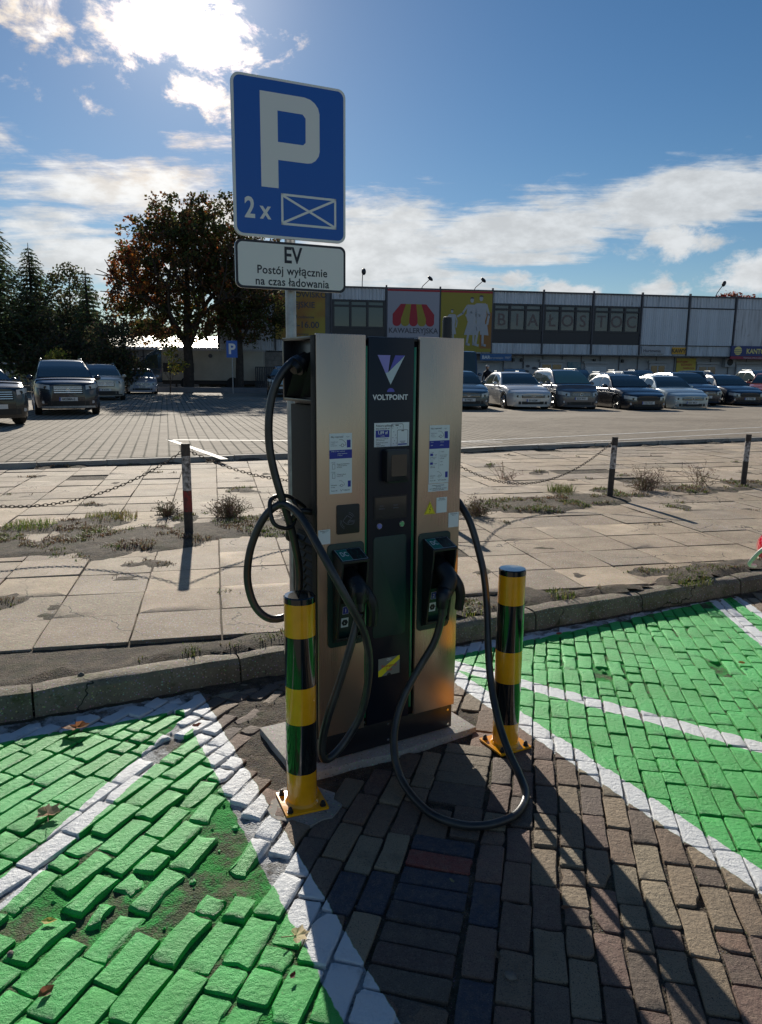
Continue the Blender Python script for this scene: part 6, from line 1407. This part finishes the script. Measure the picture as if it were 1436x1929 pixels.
def conifer(x, y, h, w, label, seed, cols, droop=.35, dens=1.0, z0=.6):
    r = random.Random(seed); t = thing('spruce_tree', label, 'tree', (x, y, LZ), group='conifers at the far left'); MB().tube([(0, 0, -.1), (0, 0, h * .5), (0, 0, h)], [.16 + h * .012, .10 + h * .006, .015], 9).build('trunk', 'bark', t, smooth=True); q = MB(); z_ = z0
    while z_ < h - .15:
        f = (h - z_) / (h - z0); L = w * (f ** .8) * r.uniform(.75, 1.12) + .12; nb = int(8 + 6 * f)
        for k in range(nb):
            a = 2 * math.pi * (k + r.random()) / nb; l = L * r.uniform(.7, 1.1); dr = Vector((math.cos(a), math.sin(a), 0)); ns = int(max(5, l * 15 * dens))
            for i in range(ns):
                s_ = (i + r.random()) / ns; p = dr * (l * s_) + Vector((0, 0, z_ + l * (.10 * s_ - droop * s_ * s_))); sd = dr.cross(Vector((0, 0, 1))) * (1 if r.random() < .5 else -1)
                u = (dr * r.uniform(.4, 1) + sd * r.uniform(.1, .9) + Vector((0, 0, r.uniform(-.7, .05)))).normalized(); sz = .34 * (1.1 - .5 * s_) * r.uniform(.6, 1.3) * min(1, .4 + l / 1.5); v = u.orthogonal().normalized()
                q.tint = tuple(c_ * r.uniform(.7, 1.3) for c_ in r.choice(cols)); q.add([p, p + u * sz * .5 + v * sz * .17, p + u * sz, p + u * sz * .5 - v * sz * .17], [(0, 1, 2, 3)])
        z_ += .20 + .16 * f
    q.build('crown', 'leaf', t, tint=True)
CG = [(.085, .115, .065), (.11, .135, .075), (.065, .085, .05)]
conifer(-23.4, 46, 10.9, 3.6, 'tallest dark conifer at the left frame edge', 3, CG, .55, 1.3, 1.6); conifer(-21.9, 48, 9.0, 3.0, 'dark conifer just right of the tallest one', 4, CG, .5, 1.3, 1.4); conifer(-17.9, 46.5, 7.4, 1.75, 'small pointed spruce left of the maple', 6, CG, .30, 1.5)
conifer(-27.5, 50, 9.5, 2.4, 'conifer partly outside the left frame edge', 9, CG, .5)
broadleaf('dark_tree', -24.9, 48.5, 8.8, 1.8, 3, [(0, 5.4, 2.1, 2.6), (-1.4, 3.6, 1.9, 1.9), (1.4, 3.8, 1.8, 1.9)], lambda u, w, r: [(.10, .115, .06), (.075, .085, .045)], 'dark leafy tree filling the gap between the two tallest conifers', 15, 6500, .17, .16, gap=.3)
broadleaf('dark_tree', -20.9, 47.2, 6.6, 1.6, 3, [(0, 4.0, 2.0, 2.0), (-1.2, 2.8, 1.7, 1.5), (1.2, 2.8, 1.7, 1.5)], lambda u, w, r: [(.10, .115, .06), (.075, .085, .045)], 'low dark leafy tree in front of the grey green drooping tree', 16, 6000, .17, .14, gap=.3)
birch_c = lambda u, w, r: [(.075, .085, .04), (.10, .10, .05), (.05, .06, .03)]
broadleaf('birch_tree', -20.3, 49.5, 8.2, 2.0, 3, [(0, 5.2, 1.9, 2.2), (-1.1, 3.8, 1.5, 1.6), (1.2, 4.0, 1.5, 1.7), (.1, 7.0, 1.1, 1.0)], birch_c, 'grey green drooping tree between the conifers', 8, 6500, .17, .15, gap=.5)
bush_c = lambda u, w, r: [(.07, .075, .04), (.09, .08, .045), (.05, .055, .03)]
broadleaf('weeping_bush', -15.4, 43.0, 4.2, .8, 2, [(0, 2.6, 1.35, 1.5), (-.5, 1.5, 1.3, 1.0), (.6, 1.5, 1.2, 1.0)], bush_c, 'dense dark weeping bush left of the maple', 10, 6500, .15, .10, gap=.1, cat='bush')
broadleaf('weeping_bush', -18.6, 44.5, 4.0, .8, 2, [(0, 2.2, 1.8, 1.5), (-1.3, 1.7, 1.4, 1.1), (1.1, 1.8, 1.3, 1.2)], bush_c, 'dark shrub below the small pointed spruce', 11, 6000, .17, .10, gap=.2, cat='bush')
broadleaf('young_tree', -17.3, 40.5, 2.6, .9, 1, [(0, 1.9, .55, .6)], lambda u, w, r: [(.14, .17, .03), (.2, .2, .05)], 'small bright green sapling behind the dark navy car', 12, 700, .12, .03, gap=.3)
broadleaf('young_tree', -13.1, 46.6, 3.4, 1.2, 1, [(0, 2.6, .55, .6), (.5, 1.7, .5, .5)], lambda u, w, r: [(.30, .27, .04), (.2, .2, .05)], 'yellow leaved sapling beside the maple trunk', 13, 500, .14, .03, gap=.5)
far_c = lambda u, w, r: [(.055, .06, .03), (.08, .07, .03)]
for i, (x_, y_, h) in enumerate(((-29, 76, 7.2), (-25.2, 78, 7.8), (-22.5, 76, 7.0), (-33, 74, 8.4))): broadleaf('distant_tree', x_, y_, h, 1.5, 3, [(0, h * .6, 2.4, h * .34), (-1.2, h * .45, 2, h * .3), (1.3, h * .45, 2, h * .3)], far_c, ('distant olive tree above the warehouse roof left of the maple', 'tallest distant tree directly behind the maple edge', 'distant tree hidden behind the maple crown', 'distant tree behind the birch and spruce')[i], 20 + i, 2600, .34, .2)
broadleaf('red_tree', 34.2, 75, 9.6, 3, 2, [(0, 8.4, 1.2, .85), (1.6, 8.3, .8, .6), (-1.1, 8.3, .7, .6)], lambda u, w, r: [(.30, .06, .03), (.22, .08, .03)], 'red leaved treetop peeking over the right end of the hall', 30, 1200, .30, .2)
